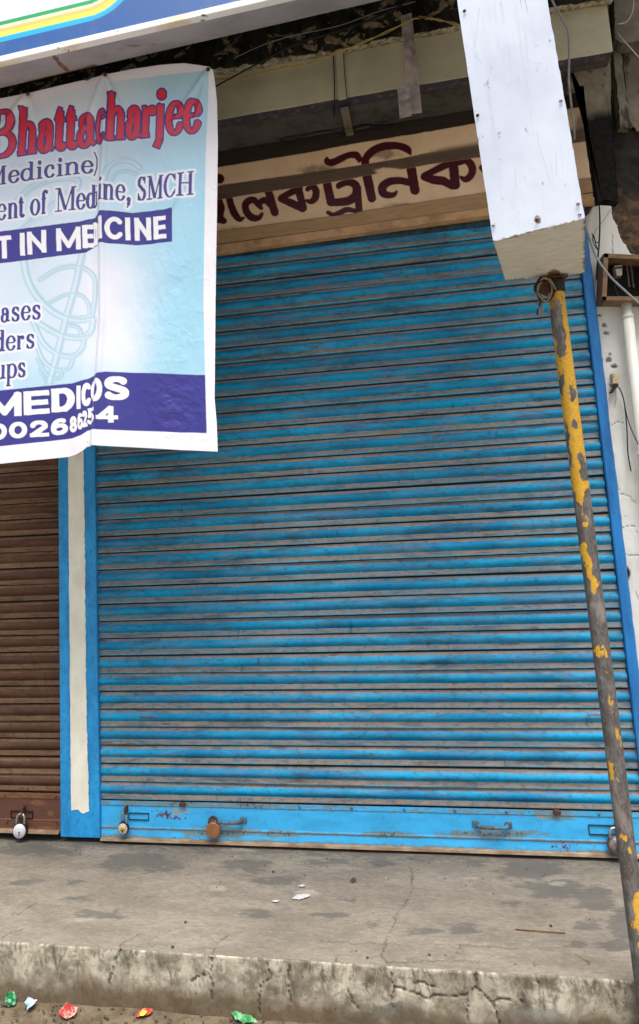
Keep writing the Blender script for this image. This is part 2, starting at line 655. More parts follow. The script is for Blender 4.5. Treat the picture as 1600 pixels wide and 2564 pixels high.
b = M.mix(far, b, M.mix(M.rg(n3, .4, .7), lin(158, 151, 138), lin(126, 120, 108)))
b = M.mix(M.mul(M.rg(n2, .5, .75), .6), b, lin(70, 58, 42))
M.col(b)
M.bump(M.add(n2, n3), .5, .006)
ground = add('ground', grid(gp), M.m)
tag(ground, 'dusty street ground in front of the step', None, kind='structure')

# ------------------------------------------------------------------ shop building
M = Mat('olive_distemper', .85, spec=.2)
w = M.world()
n1, n2 = M.noise(w, 6, 5, .6), M.noise(w, 55, 5, .65)
b = M.mix(M.rg(n1, .3, .7), lin(190, 186, 158), lin(172, 168, 142))
b = M.mix(M.mul(M.rg(n2, .62, .75), .4), b, lin(90, 84, 66))
M.col(b)
M.bump(n2, .15, .002)
OLIVE = M.m
M = Mat('raw_cement', .9, spec=.2)
w = M.world()
n1, n2, n3 = M.noise(w, 7, 6, .65, .4), M.noise(w, 38, 6, .7), M.noise(M.scale(w, (1, 1, .4)), 15, 6, .6)
b = M.mix(M.rg(n1, .35, .65), lin(124, 116, 100), lin(98, 91, 78))
b = M.mix(M.mul(M.rg(n3, .56, .66), .8), b, lin(40, 36, 30))
b = M.mix(M.mul(M.rg(n2, .6, .7), .6), b, lin(150, 140, 122))
M.col(b)
M.bump(M.add(n1, n2), .5, .008)
CEMENT = M.m
M = Mat('mouldy_fascia', .9, spec=.2)
w = M.world()
n1, n2, n3 = M.noise(M.scale(w, (1, 1, 1.3)), 10, 7, .68, .7), M.noise(M.scale(w, (1, 1, .35)), 22, 6, .7), M.noise(w, 50, 5, .65)
b = M.mix(M.rg(n2, .40, .62), lin(24, 24, 22), lin(52, 49, 43))
b = M.mix(M.rg(n1, .555, .60), b, M.mix(M.rg(n3, .35, .65), lin(168, 152, 124), lin(120, 104, 80)))
b = M.mix(M.rg(M.add(M.mul(M.attr('edge'), .75), M.mul(n1, .9)), 1.0, 1.12), b, M.mix(M.rg(n3, .4, .6), lin(178, 170, 148), lin(120, 108, 86)))
M.col(b)
M.bump(M.add(n1, n3), .8, .01)
MOULD = M.m
M = Mat('dark_paint_arris', .8, spec=.2)
n = M.noise(M.world(), 30, 6, .7)
M.col(M.mix(M.rg(n, .5, .68), lin(64, 58, 70), lin(96, 88, 80)))
ARRIS = M.m

bld = thing('shop_building', 'old shop building with olive painted beam and mouldy concrete canopy', 'building', (1.0, 0.3, GZ))
add('wall', box(-3.2, 2.62, 0.16, 0.5, GZ - .3, 6.4), CEMENT, bld)
zA, zB = float(onY(545, 299, -.285)[2]), float(onY(1404, 150, -.285)[2])


def beam():
    xs = np.linspace(-3.0, 2.3, 160)
    zb = zA + (zB - zA) * (xs - .69) / (2.1 - .69)
    rows = []
    nz = np.array([fbm(np.array(x * 14), np.array(1.0), 81) for x in xs]) - .5
    for k in range(9):
        rows.append(np.stack([xs, np.full_like(xs, -.285), 3.42 + (zb - 3.42) * k / 8], -1))
    rows.append(np.stack([xs, -.283 + .004 * nz, zb - .002 + .008 * nz], -1))
    return grid(np.array(rows), smooth=False)


add('beam_face', beam(), OLIVE, bld)
xs = np.linspace(-3.0, 2.3, 120)
zb = zA + (zB - zA) * (xs - .69) / (2.1 - .69)
nz = fbm(xs * 14, xs * 0 + 1, 81) - .5
rows = [np.stack([xs, -.283 + .004 * nz, zb - .002 + .008 * nz], -1), np.stack([xs, np.full_like(xs, -.235) + .008 * nz, zb - .010], -1)]
add('beam_arris', grid(np.array(rows)), ARRIS, bld)
rows = [np.stack([xs, np.full_like(xs, y) + (.008 * nz if y < -.2 else 0), zb - .010 + .006 * (fbm(xs * 8, xs * 0 + y * 9, 83) - .5)], -1) for y in np.linspace(-.235, .18, 14)]
add('beam_soffit', grid(np.array(rows)), simple('grey_soffit_paint', lin(86, 82, 79), .9, 0, .15, .4, 22, .4, lin(48, 44, 40)), bld)
add('beam_end', box(2.294, 2.300, -.284, .16, zB + .002, 3.42), CEMENT, bld)
# canopy slab with a broken, flaking lower edge
fA, fB = float(onY(545, 178, -.33)[2]), float(onY(1158, 64, -.33)[2])


def fascia():
    xs = np.linspace(-3.0, 2.31, 520)
    zb = fA + (fB - fA) * (xs - .72) / (1.74 - .72)
    rag = 0.030 * (fbm(xs * 9, xs * 0 + 2, 91, 5) - .5) + .018 * (fbm(xs * 33, xs * 0 + 5, 92) - .5)
    rows, ed = [], []
    for k in range(26):
        t = k / 25
        z = 3.75 + (zb + rag - 3.75) * t
        y = -.33 - .016 * (fbm(xs * 7, z * 7, 93) - .5) - .010 * (fbm(xs * 26, z * 26, 94) - .5)
        rows.append(np.stack([xs, y, z], -1))
        ed.append(sstep(.034, .0, z - zb - rag))
    rows.append(np.stack([xs, np.full_like(xs, -.300) + .014 * (fbm(xs * 20, xs * 0, 96) - .5), zb + rag + .004], -1))
    ed.append(np.ones_like(xs))
    rows.append(np.stack([xs, np.full_like(xs, -.280), zb + .010], -1))
    ed.append(np.ones_like(xs))
    return grid(np.array(rows), {'edge': np.array(ed)})


slab = add('canopy_fascia', fascia(), MOULD, bld)
add('canopy_slab', box(-3.0, 2.31, -.31, .2, 3.44, 3.74), CEMENT, bld)
add('added_shade_slab', box(-3.2, 2.62, -.925, .17, 3.745, 3.93), CEMENT, bld)  # unseen slab added overhead to shade the upper shutter
add('added_shade_parapet', box(-3.2, 2.62, -.925, -.82, 3.932, 4.85), CEMENT, bld)  # front wall of the added slab, out of view as well

# plastered pillar to the right of the blue door, its limewash fallen off near the top
WHITE_POLY = [(1440, 560), (1476, 536), (1482, 520), (1500, 507), (1516, 506), (1528, 516), (1533, 532), (1536, 548), (1546, 572), (1552, 598),
              (1568, 615), (1577, 634), (1620, 650), (2200, 700), (2200, 2600), (1400, 2600)]


def pillar():
    xs = np.linspace(2.206, 2.75, 170)
    zs = np.linspace(2.95, GZ - .05, 700)
    X, Z = np.meshgrid(xs, zs)
    P = np.stack([X, np.full_like(X, 0.012), Z], -1)
    px, py = pr(P)
    sd_ = poly_sd(px, py, WHITE_POLY) + 10 * (fbm(px / 12, py / 12, 101, 5) - .5)
    white = 1 - sstep(-1.0, 1.5, sd_)
    chip = poly_sd(px, py, [(1564, 1412), (1578, 1432), (1574, 1450), (1566, 1465), (1560, 1440)]) + 4 * (fbm(px / 8, py / 8, 4) - .5)
    white *= sstep(-1, 1, chip)
    for cx, cy, rx, ry in ((1513, 815, 8, 9), (1518, 835, 9, 7), (1526, 888, 5, 4), (1524, 902, 9, 9), (1537, 918, 12, 6), (1504, 905, 6, 12), (1530, 965, 8, 7), (1497, 790, 8, 4)):
        white *= 1 - .75 * (1 - sstep(.45, .8, ell(px, py, cx, cy, rx, ry) + 1.1 * (fbm(px / 5, py / 5, 7) - .5)))
    cr = polydist(px, py, [[(1545, 1236), (1560, 1237), (1580, 1245)], [(1555, 1322), (1575, 1316), (1594, 1318)], [(1563, 1388), (1580, 1391), (1600, 1390)],
                           [(1578, 1250), (1592, 1260)], [(1543, 1208), (1550, 1228)], [(1530, 1065), (1545, 1056), (1560, 1058)], [(1533, 940), (1541, 1000), (1537, 1020)],
                           [(1532, 590), (1533, 640), (1520, 690)], [(1592, 1330), (1598, 1334)], [(1590, 1480), (1598, 1500)]])
    crk = 1 - sstep(.5, 1.3, cr)
    und = fbm(X * 9, Z * 9, 105) - .5
    P[..., 1] -= 0.006 * white - 0.02 * (1 - white) * (fbm(X * 16, Z * 16, 107) - .3) + .006 * und - .003 * crk
    return grid(P, {'white': white, 'crack': crk})


M = Mat('limewashed_plaster', .85, spec=.2)
w = M.world()
n1, n2, n3 = M.noise(M.scale(w, (1, 1, .5)), 9, 6, .65), M.noise(w, 70, 5, .7), M.noise(w, 18, 6, .7, .6)
_, _, wz = M.xyz(w)
wh = M.mix(M.rg(n1, .45, .8), lin(216, 217, 211), lin(190, 187, 175))
wh = M.mix(M.mul(M.rg(n2, .66, .74), .55), wh, lin(110, 104, 92))
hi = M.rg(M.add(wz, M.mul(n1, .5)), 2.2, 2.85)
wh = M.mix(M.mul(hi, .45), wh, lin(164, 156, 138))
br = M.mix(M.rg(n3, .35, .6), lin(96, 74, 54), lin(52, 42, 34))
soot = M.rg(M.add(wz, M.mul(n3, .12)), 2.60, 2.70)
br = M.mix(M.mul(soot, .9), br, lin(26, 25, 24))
b = M.mix(M.attr('white'), br, wh)
b = M.mix(M.mul(M.attr('crack'), .75), b, lin(76, 68, 58))
M.col(b)
M.bump(M.add(M.mul(n3, .7), M.mul(n2, .4)), .35, .005)
PLASTER = M.m
add('pillar', pillar(), PLASTER, bld)
add('pillar_core', box(2.21, 2.62, .03, .17, GZ - .2, 3.04), CEMENT, bld)

# sooty upper right corner: recess wall, cement strip and the neighbour's ragged slab edge
M = Mat('soot_black_wall', .95, spec=.1)
w = M.world()
n1, n2 = M.noise(w, 9, 6, .65), M.noise(w, 50, 5, .7)
_, _, wz = M.xyz(w)
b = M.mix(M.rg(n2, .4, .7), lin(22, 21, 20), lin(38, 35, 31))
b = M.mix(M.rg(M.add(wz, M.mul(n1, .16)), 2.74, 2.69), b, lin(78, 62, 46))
M.col(b)
M.bump(M.add(n1, n2), .5, .008)
SOOT = M.m
add('soot_stained_wall', box(2.2, 2.52, .125, .15, 2.5, 3.28), SOOT, bld)
nb = thing('neighbour_building', 'dark weathered neighbouring wall right of the plastered pillar', 'building', (3.2, .4, GZ))
add('wall', box(2.62, 6.0, .05, .6, GZ - .3, 6.4), CEMENT, nb)
a, c = onY(1548, 110, -.05), onY(1570, 320, -.05)


def rough_panel(poly_px, Y, th, mat, name, parent, seed, step=6, amp=.008):
    """flat irregular panel traced from its outline, with thickness and a broken edge"""
    pts = smooth_pts(poly_px + [poly_px[0]], 1)
    out = []
    for k in range(len(poly_px)):
        a_, b_ = np.array(poly_px[k], float), np.array(poly_px[(k + 1) % len(poly_px)], float)
        m_ = max(1, int(np.linalg.norm(b_ - a_) / step))
        for i in range(m_):
            q = a_ + (b_ - a_) * i / m_
            out.append(q + (0 if i == 0 else 1) * np.array([RNG.uniform(-1, 1), RNG.uniform(-1, 1)]) * 1.6)
    bm = bmesh.new()
    f_ = [bm.verts.new(tuple(onY(q[0], q[1], Y))) for q in out]
    b_ = [bm.verts.new((v.co.x, v.co.y + th, v.co.z)) for v in f_]
    bm.faces.new(f_)
    bm.faces.new(list(reversed(b_)))
    m_ = len(f_)
    for i in range(m_):
        bm.faces.new((f_[i], b_[i], b_[(i + 1) % m_], f_[(i + 1) % m_]))
    bmesh.ops.triangulate(bm, faces=[f for f in bm.faces if len(f.verts) > 4])
    return add(name, bm_mesh(bm), mat, parent)


rough_panel([(1538, 92), (1552, 112), (1568, 220), (1577, 320), (1554, 318), (1546, 230), (1536, 130)], -.03, .06, CEMENT, 'cement_strip', nb, 1)
rough_panel([(1553, -40), (1720, -60), (1720, 322), (1604, 322), (1596, 330), (1588, 318), (1578, 322), (1569, 215), (1556, 118)], .0, .05, CEMENT, 'cement_panel', nb, 2)
rough_panel([(1537, -40), (1720, -60), (1720, 90), (1600, 102), (1560, 108), (1540, 96)], -.09, .07, CEMENT, 'slab_edge', nb, 3)
M = Mat('dark_wood', .8, spec=.25)
n = M.noise(M.scale(M.world(), (18, 18, 2)), 3, 6, .7)
M.col(M.mix(M.rg(n, .35, .7), lin(58, 48, 38), lin(34, 27, 22)))
DARKWOOD = M.m
rough_panel([(1530, 235), (1541, 232), (1556, 330), (1564, 500), (1552, 506), (1546, 400)], .02, .05, DARKWOOD, 'timber_post', nb, 4, 14)
M = Mat('sooty_pilaster', .95, spec=.1)
w = M.world()
n1, n2, n3 = M.noise(w, 11, 6, .65), M.noise(w, 50, 5, .7), M.noise(w, 24, 6, .7)
_, _, wz = M.xyz(w)
b = M.mix(M.rg(n1, .35, .65), lin(126, 118, 100), lin(100, 92, 78))
b = M.mix(M.mul(M.rg(n3, .58, .66), .7), b, lin(52, 46, 38))
zs_ = float(onY(1500, 280, -.2)[2])
b = M.mix(M.rg(M.add(wz, M.mul(n1, .10)), zs_ + .075, zs_ + .02), b, M.mix(M.rg(n2, .4, .7), lin(20, 19, 18), lin(32, 30, 27)))
M.col(b)
M.bump(M.add(n1, n2), .5, .008)
rough_panel([(1420, 150), (1470, 140), (1529, 128), (1530, 276), (1538, 380), (1548, 508), (1520, 500), (1497, 506), (1482, 400), (1466, 288), (1461, 214), (1424, 224)], -.2, .04, M.m, 'sooty_render', bld, 9, 9)
rough_panel([(1578, 322), (1720, 322), (1720, 640), (1606, 560), (1590, 500), (1570, 470), (1562, 330)], .06, .03, DARKWOOD, 'plank_screen', nb, 5, 20)

# ================================================================== roller shutters
PROF = [(-.006, -18), (.038, -18), (.044, -.5), (.12, 0), (.18, 2.4), (.25, 8.0), (.33, 12.6), (.43, 13.6), (.53, 10.4), (.61, 4.6), (.665, .0), (.695, 2.8), (.80, 4.2), (.89, 6.2), (.935, 7.0), (.962, 5.2), (.968, -18)]


def slat_mesh(L, pitch, seed):
    r = random.Random(seed)
    xs = [0, L * .3, L * .63, L]
    V, Fc = [], []
    for i, x in enumerate(xs):
        j = r.uniform(-.0013, .0013)
        jy = 0 if i in (0, 3) else r.uniform(-.005, .005)
        for t, d in PROF:
            V.append((x, -d / 1000 + jy, -t * pitch + j))
    n = len(PROF)
    for i in range(3):
        for k in range(n - 1):
            Fc.append((i * n + k, (i + 1) * n + k, (i + 1) * n + k + 1, i * n + k + 1))
    me = mesh(V, Fc, True)
    sharp = {1, 2, n - 2, 10}
    at = me.attributes.new('sharp_edge', 'BOOLEAN', 'EDGE')
    for e in me.edges:
        a, b = e.vertices
        if abs(a - b) == n and (a % n) in sharp:
            at.data[e.index].value = True
    return me


def slat_mat(name, paint, paint2, dust, rust, pitch, dust_amt, wear, lipc, lipk, grime):
    M = Mat(name, .55, spec=.14)
    o = M.obj()
    w = M.world()
    ox, oy, oz = M.xyz(o)
    r = M.rnd()
    t = M.mul(oz, -1 / pitch)
    p = M.shift(M.scale(w, (1, 1, 1)), r)
    long_ = M.noise(M.shift(M.scale(w, (2.2, 1, 6)), r), 2.0, 6, .65)
    ragg = M.noise(M.shift(M.scale(w, (10, 3, 26)), r), 1.5, 6, .7)
    fine = M.noise(M.scale(w, (1, 1, 1)), 170, 4, .7)
    b = M.mix(M.rg(M.noise(p, 3, 5), .35, .65), paint, paint2)
    b = M.mix(M.mul(M.rg(fine, .45, .7), .30), b, tuple(v * .45 for v in paint))
    # dust in the hollows, thin on the ribs
    jit = M.add(M.mul(M.sub(ragg, .5), .14), M.mul(M.sub(long_, .5), .20))
    tt = M.add(t, jit)
    d1 = M.rg(tt, .15, .24, 1, 0)
    d2 = M.mul(M.rg(M.add(t, M.mul(jit, .35)), .66, .685, 0, 1), M.rg(tt, .88, .94, 1, 0))
    film = M.mul(M.rg(long_, .42, .75), .34)
    dm = M.mx(M.mul(M.mx(d1, d2), dust_amt), film)
    dcol = M.mix(M.rg(ragg, .35, .7), dust, tuple(v * .72 for v in dust))
    b = M.mix(dm, b, dcol)
    # scraped lines along the rib and rust
    scr = M.noise(M.shift(M.scale(w, (9, 1, 90)), M.add(r, 3.3)), 1.2, 5, .65)
    b = M.mix(M.mul(M.rg(scr, .655, .70), M.mul(M.rg(t, .2, .3), wear)), b, lin(34, 40, 46))
    ru = M.noise(M.shift(M.scale(w, (7, 1, 60)), M.add(r, 8.1)), 1.0, 5, .6)
    b = M.mix(M.mul(M.rg(ru, .655, .70), .8), b, rust)
    # highlight lines painted pale along the worn lips, vertical knocks and scrapes, finger grime
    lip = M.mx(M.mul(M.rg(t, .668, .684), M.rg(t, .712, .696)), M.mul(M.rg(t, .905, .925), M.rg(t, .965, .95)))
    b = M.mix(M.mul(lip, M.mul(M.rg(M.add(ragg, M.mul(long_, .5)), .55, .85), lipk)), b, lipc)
    tick = M.noise(M.shift(M.scale(w, (75, 1, 9)), r), 1.0, 4, .6)
    tm = M.noise(M.scale(w, (2.2, 1, 9), (5, 0, 3)), 1.3, 4, .6)
    b = M.mix(M.mul(M.mul(M.rg(tick, .58, .66), M.rg(tm, .54, .64)), M.mul(M.rg(t, .18, .26), .75)), b, tuple(v * .25 for v in paint))
    blot = M.noise(M.scale(w, (1, 1, 1.6), (2, 0, 7)), 34, 6, .75)
    b = M.mix(M.mul(M.rg(blot, .50, .66), .5), b, grime)
    smu = M.noise(M.shift(M.scale(w, (2.6, 1, 14)), M.add(r, 1.7)), 1.5, 8, .76, .4)
    b = M.mix(M.mul(M.rg(smu, .48, .66), .62), b, grime)
    b = M.mix(M.rg(r, 0, 1, .0, .26), b, tuple(v * .45 for v in paint))
    rst = M.noise(M.shift(M.scale(w, (4.5, 1, 45)), M.add(r, 5.7)), 1.3, 6, .7)
    b = M.mix(M.mul(M.rg(rst, .60, .68), M.mul(M.mx(M.rg(t, .66, .70), M.rg(t, .22, .16)), .7)), b, tuple(v * .8 for v in rust))
    # grimy rubbed ends next to the guide channels
    b = M.mix(M.mul(M.rg(M.attr('end'), .2, 1), .0), b, rust)
    M.col(b)
    M.set('Roughness', M.add(.5, M.mul(dm, .4)))
    M.bump(M.add(M.mul(ragg, .8), M.mul(M.noise(M.scale(w, (1, 1, .6)), 6, 3), 3.0)), .22, .004)
    return M.m


BLUE, BLUE2 = lin(24, 160, 208), lin(14, 126, 174)
TAUPE = lin(154, 134, 112)
RUST = lin(112, 62, 40)
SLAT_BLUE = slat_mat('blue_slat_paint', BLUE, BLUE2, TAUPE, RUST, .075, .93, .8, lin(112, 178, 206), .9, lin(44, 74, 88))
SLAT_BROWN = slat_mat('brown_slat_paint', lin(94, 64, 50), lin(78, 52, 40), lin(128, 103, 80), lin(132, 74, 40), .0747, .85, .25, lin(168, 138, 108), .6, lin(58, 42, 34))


def plate_mat(name, paint, dust, rust):
    M = Mat(name, .5, spec=.4)
    w = M.world()
    n1, n2, n3 = M.noise(M.scale(w, (1, 1, 2.5)), 7, 6, .65), M.noise(w, 95, 5, .75), M.noise(M.scale(w, (1, 1, 3)), 22, 6, .7, .5)
    b = M.mix(M.rg(n1, .35, .7), paint, tuple(v * .78 for v in paint))
    g = M.add(M.mul(M.attr('dirt'), .5), M.mul(n3, .9))
    b = M.mix(M.mul(M.rg(g, .62, .80), .75), b, dust)
    b = M.mix(M.mul(M.rg(n2, .60, .66), .75), b, tuple(v * .4 for v in paint))
    b = M.mix(M.mul(M.rg(M.add(M.mul(M.attr('dirt'), .22), n2), .74, .80), .8), b, rust)
    b = M.mix(M.rg(M.add(M.mul(M.attr('purple'), .75), M.mul(M.sub(M.noise(w, 60, 6, .7), .5), 4.0)), .62, .8), b, lin(96, 52, 78))
    b = M.mix(M.rg(M.add(M.mul(M.attr('bare'), .8), M.mul(M.sub(n3, .5), 3.0)), .6, .85), b, lin(150, 152, 144))
    M.col(b)
    M.bump(M.add(n3, M.mul(n2, .5)), .2, .002)
    return M.m


PLATE_BLUE = plate_mat('blue_rail_paint', lin(62, 180, 238), lin(122, 120, 94), lin(44, 46, 44))
PLATE_BROWN = plate_mat('brown_rail_paint', lin(98, 64, 52), lin(128, 88, 54), lin(60, 36, 28))
M = Mat('dusty_angle_iron', .85, spec=.2)
n = M.noise(M.scale(M.world(), (1, 1, 4)), 12, 6, .7)
M.col(M.mix(M.rg(n, .35, .65), lin(168, 148, 122), lin(132, 108, 84)))
DUSTY_IRON = M.m
RUSTY = simple('rusty_iron', lin(98, 66, 48), .75, .3, .3, .5, 60, .4)
DARKIRON = simple('dark_iron', lin(52, 48, 46), .6, .5, .4, .4, 60, .3)
STEEL = simple('worn_steel', lin(176, 172, 166), .35, .8, .5, .25, 90, .1)
RIV_BLUE = simple('painted_rivet', lin(50, 130, 176), .5, 0, .4, .5, 120, .2)
RIV_BROWN = simple('brown_rivet', lin(120, 80, 62), .6, .2, .4, .4, 120, .2)


def rail_panel(x0, x1, z1, z0, y, blobs_px=(), purple=(), bare=(), holes=()):
    """the flat bottom rail with its pressed crease, as a grid with dirt attributes"""
    xs = np.unique(np.concatenate([np.linspace(x0, x1, 240)]))
    zs = np.linspace(z1, z0, 34)
    X, Z = np.meshgrid(xs, zs)
    t = (z1 - Z) / (z1 - z0)
    Y = np.full_like(X, y)
    Y -= 0.004 * (1 - sstep(.0, .035, np.abs(t - .70)))       # pressed crease
    Y -= 0.003 * sstep(.72, 1.0, t)
    Y += 0.003 * (fbm(X * 4, Z * 10, 111) - .5)
    P = np.stack([X, Y, Z], -1)
    px, py = pr(P)
    dirt = 0.75 * (1 - sstep(.0, .12, np.abs(t - .72))) + .45 * (1 - sstep(0, .14, t)) + .6 * sstep(.82, 1, t) + .35 * (fbm(X * 3, Z * 8, 113) - .4)
    dirt = np.maximum(dirt, blobs(px, py, blobs_px))
    return grid(P, {'dirt': dirt, 'purple': blobs(px, py, purple), 'bare': blobs(px, py, bare)})


def rivet_mesh(r=.0055):
    return lathe([(r, 0), (r * .95, r * .35), (r * .6, r * .75), (r * .1, r * .9)], 10)


RV, RVB = rivet_mesh(), rivet_mesh()
ROT_OUT = (math.pi / 2, 0, 0)                 # +z of a lathe towards the street


def shutter(name, label, x0, x1, ztop, zlast, pitch, smat, seed):
    T = thing(name, label, 'roller shutter', ((x0 + x1) / 2, .02, PZ), 'shop roller shutters')
    ms = [slat_mesh(x1 - x0, pitch, seed + k) for k in range(3)]
    for m_ in ms:
        m_.materials.append(smat)
    z = ztop
    k = 0
    while z > zlast + .01:
        r = random.Random(seed * 100 + k)
        add('slat', ms[k % 3], None, T, (x0 + r.uniform(-.002, .002), .004 + r.uniform(-.0012, .0012), z + r.uniform(-.0009, .0009)), (r.uniform(-.05, .05), r.uniform(-.0012, .0012), 0))
        z -= pitch
        k += 1
    add('backing_sheet', box(x0 + .001, x1 - .001, .016, .02, zlast - .12, ztop + .02), DARKIRON, T)
    return T


WD = 2.166
SB = shutter('roller_shutter', 'bright blue roller shutter with dusty ribs, between the white striped post and the pillar', .001, WD, .14 + .075 * 33, .14, .075, SLAT_BLUE, 3)
# strip riveted over the last slat, bottom rail and its foot
yr = -.004


def strip(T, x0, x1, za, zb, m, y):
    xs = np.linspace(x0, x1, 200)
    zs = np.linspace(za, zb, 8)
    X, Z = np.meshgrid(xs, zs)
    P = np.stack([X, np.full_like(X, y) + .002 * (fbm(X * 6, Z * 6, 13) - .5), Z], -1)
    px, py = pr(P)
    d = .75 * np.ones_like(X) * (.6 + .8 * (fbm(X * 3, Z * 3, 15) - .3))
    d = np.maximum(d, blobs(px, py, [(460, 2012, 60, 10), (1393, 2034, 40, 10), (640, 2016, 90, 10)]))
    add('riveted_strip', grid(P, {'dirt': d, 'purple': 0 * X, 'bare': 0 * X}), m, T)


strip(SB, .001, WD, .1415, .123, PLATE_BLUE, yr - .003)
rail = add('bottom_rail', rail_panel(.001, WD, .1215, -.006, yr, [(560, 2085, 110, 12), (700, 2088, 60, 10), (1230, 2088, 130, 10), (960, 2090, 80, 8), (540, 2068, 60, 8, .7), (1400, 2045, 60, 10, .8)],
                                     [(425, 2043, 40, 12), (1415, 2118, 32, 10)], [(452, 2032, 40, 10), (1360, 2044, 26, 9)]), PLATE_BLUE, SB)
add('foot_angle', hexa([(.003, -.024, -.016), (WD - .003, -.024, -.016), (WD - .003, .015, -.016), (.003, .015, -.016),
                        (.003, -.022, -.0075), (WD - .003, -.022, -.0075), (WD - .003, .015, -.004), (.003, .015, -.004)]), DUSTY_IRON, SB)
for x in (640, 750, 880, 1012, 1139, 1268, 1500):
    p = onY(x, 2014 + (x - 640) * .027, yr - .004)
    add('rivet', RV, RIV_BLUE, SB, (p[0], yr - .0045, .1325), ROT_OUT)


def slot(T, quad, depth, m, name='lock_slot'):
    """raised frame lines of a cut-out lock slot"""
    (ax, ay), (bx, by) = quad
    a_, b_ = onY(ax, ay, yr - .003), onY(bx, by, yr - .003)
    x0, x1, z1, z0 = a_[0], b_[0], a_[2], b_[2]
    t_ = .0022
    bm = bmesh.new()
    for (u0, u1, w0, w1) in ((x0, x1, z1, z1 - t_), (x0, x1, z0 + t_, z0), (x0, x0 + t_, z1 - t_, z0 + t_), (x1 - t_, x1, z1 - t_, z0 + t_)):
        bmesh.ops.create_cube(bm, size=1, matrix=Matrix.Translation(((u0 + u1) / 2, yr - .001, (w0 + w1) / 2)) @ Matrix.Diagonal((u1 - u0, .008, w0 - w1, 1)))
    return add(name, bm_mesh(bm), m, T)


slot(SB, ((322, 2035), (373, 2054)), .005, DARKIRON)
slot(SB, ((1473, 2065), (1552, 2092)), .005, DARKIRON)


def handle(T, pxa, pxb, zpx, m, droop=0.0):
    a_, b_ = onY(pxa, zpx, yr), onY(pxb, zpx + (pxb - pxa) * .03, yr)
    x0, x1, z = a_[0], b_[0], (a_[2] + b_[2]) / 2
    h = add('handle', tube([(x0, yr + .004, z), (x0, yr - .020, z - .002), (x0 + .006, yr - .027, z - .003), ((x0 + x1) / 2, yr - .029, z - .004), (x1 - .006, yr - .027, z - .003), (x1, yr - .020, z - .002), (x1, yr + .004, z)], .0074, 8), m, T)
    for x in (x0 - .008, x1 + .008):
        add('handle_plate', box(x - .013, x + .013, yr - .006, yr - .002, z - .013, z + .012, .002), m, h)
    return h


HAND = simple('handle_paint', lin(72, 132, 158), .65, .1, .3, .7, 50, .4, lin(92, 72, 54))
h1 = handle(SB, 540, 606, 2050, HAND)
h2 = handle(SB, 1196, 1268, 2062, HAND)
for px_, py_ in ((458, 2012), (1394, 2031)):
    p = onY(px_, py_, yr - .004)
    add('stop_bolt', box(p[0] - .013, p[0] + .013, yr - .016, yr, p[2] - .010, p[2] + .006, .003), RUSTY, SB)

SBR = shutter('roller_shutter', 'dark brown roller shutter at the left edge, half hidden by the banner', -1.75, -.186, .1655 + .0747 * 34, .1655, .0747, SLAT_BROWN, 5)
SBR.name = 'roller_shutter'
yb = -.003
strip(SBR, -1.75, -.186, .1655, .142, PLATE_BROWN, yb - .003)
add('bottom_rail', rail_panel(-1.75, -.186, .141, .012, yb, [(95, 2010, 20, 6), (126, 2037, 8, 8)], [], []), PLATE_BROWN, SBR)
add('foot_angle', hexa([(-1.75, -.026, .004), (-.188, -.026, .004), (-.188, .015, .004), (-1.75, .015, .004),
                        (-1.75, -.024, .013), (-.188, -.024, .013), (-.188, .015, .016), (-1.75, .015, .016)]), DUSTY_IRON, SBR)
for x in (12, 139):
    p = onY(x, 1986, yb - .004)
    add('rivet', RVB, RIV_BROWN, SBR, (p[0], yb - .0045, .153), ROT_OUT)
for x, y in ((16, 2058), (141, 2058)):
    p = onY(x, y, yb - .008)
    add('rivet', RVB, RIV_BROWN, SBR, (p[0], yb - .006, p[2]), ROT_OUT)
yr_ = yr
yr = yb - .001
slot(SBR, ((27, 2030), (82, 2050)), .005, DARKIRON)
yr = yr_

# ------------------------------------------------------------------ door posts
M = Mat('blue_post_paint', .5, spec=.4)
w = M.world()
n1, n2, n3 = M.noise(M.scale(w, (1, 1, .35)), 16, 6, .65), M.noise(M.scale(w, (1, 1, .5)), 120, 4, .7), M.noise(w, 26, 6, .7)
b = M.mix(M.rg(n1, .35, .7), lin(40, 158, 222), lin(30, 130, 190))
b = M.mix(M.mul(M.rg(n2, .5, .68), .5), b, lin(16, 84, 128))
b = M.mix(M.mul(M.rg(n3, .66, .72), .7), b, lin(40, 60, 70))
M.col(b)
M.bump(M.add(n1, n2), .22, .002)
POST_BLUE = M.m
M = Mat('cream_paint', .55, spec=.35)
w = M.world()
n1, n2 = M.noise(M.scale(w, (1, 1, .5)), 14, 5, .6), M.noise(w, 60, 5, .7)
b = M.mix(M.rg(n1, .35, .7), lin(240, 239, 222), lin(226, 222, 202))
b = M.mix(M.rg(n2, .71, .735), b, lin(70, 60, 48))
M.col(b)
M.bump(n2, .12, .002)
CREAM = M.m
post = thing('door_post', 'bright blue door post with a cream stripe, between the two shutters', 'post', (-.09, 0, PZ), 'blue door posts')
add('post', box(-.180, .000, -.020, .10, PZ + .022, 2.62, .0025), POST_BLUE, post)


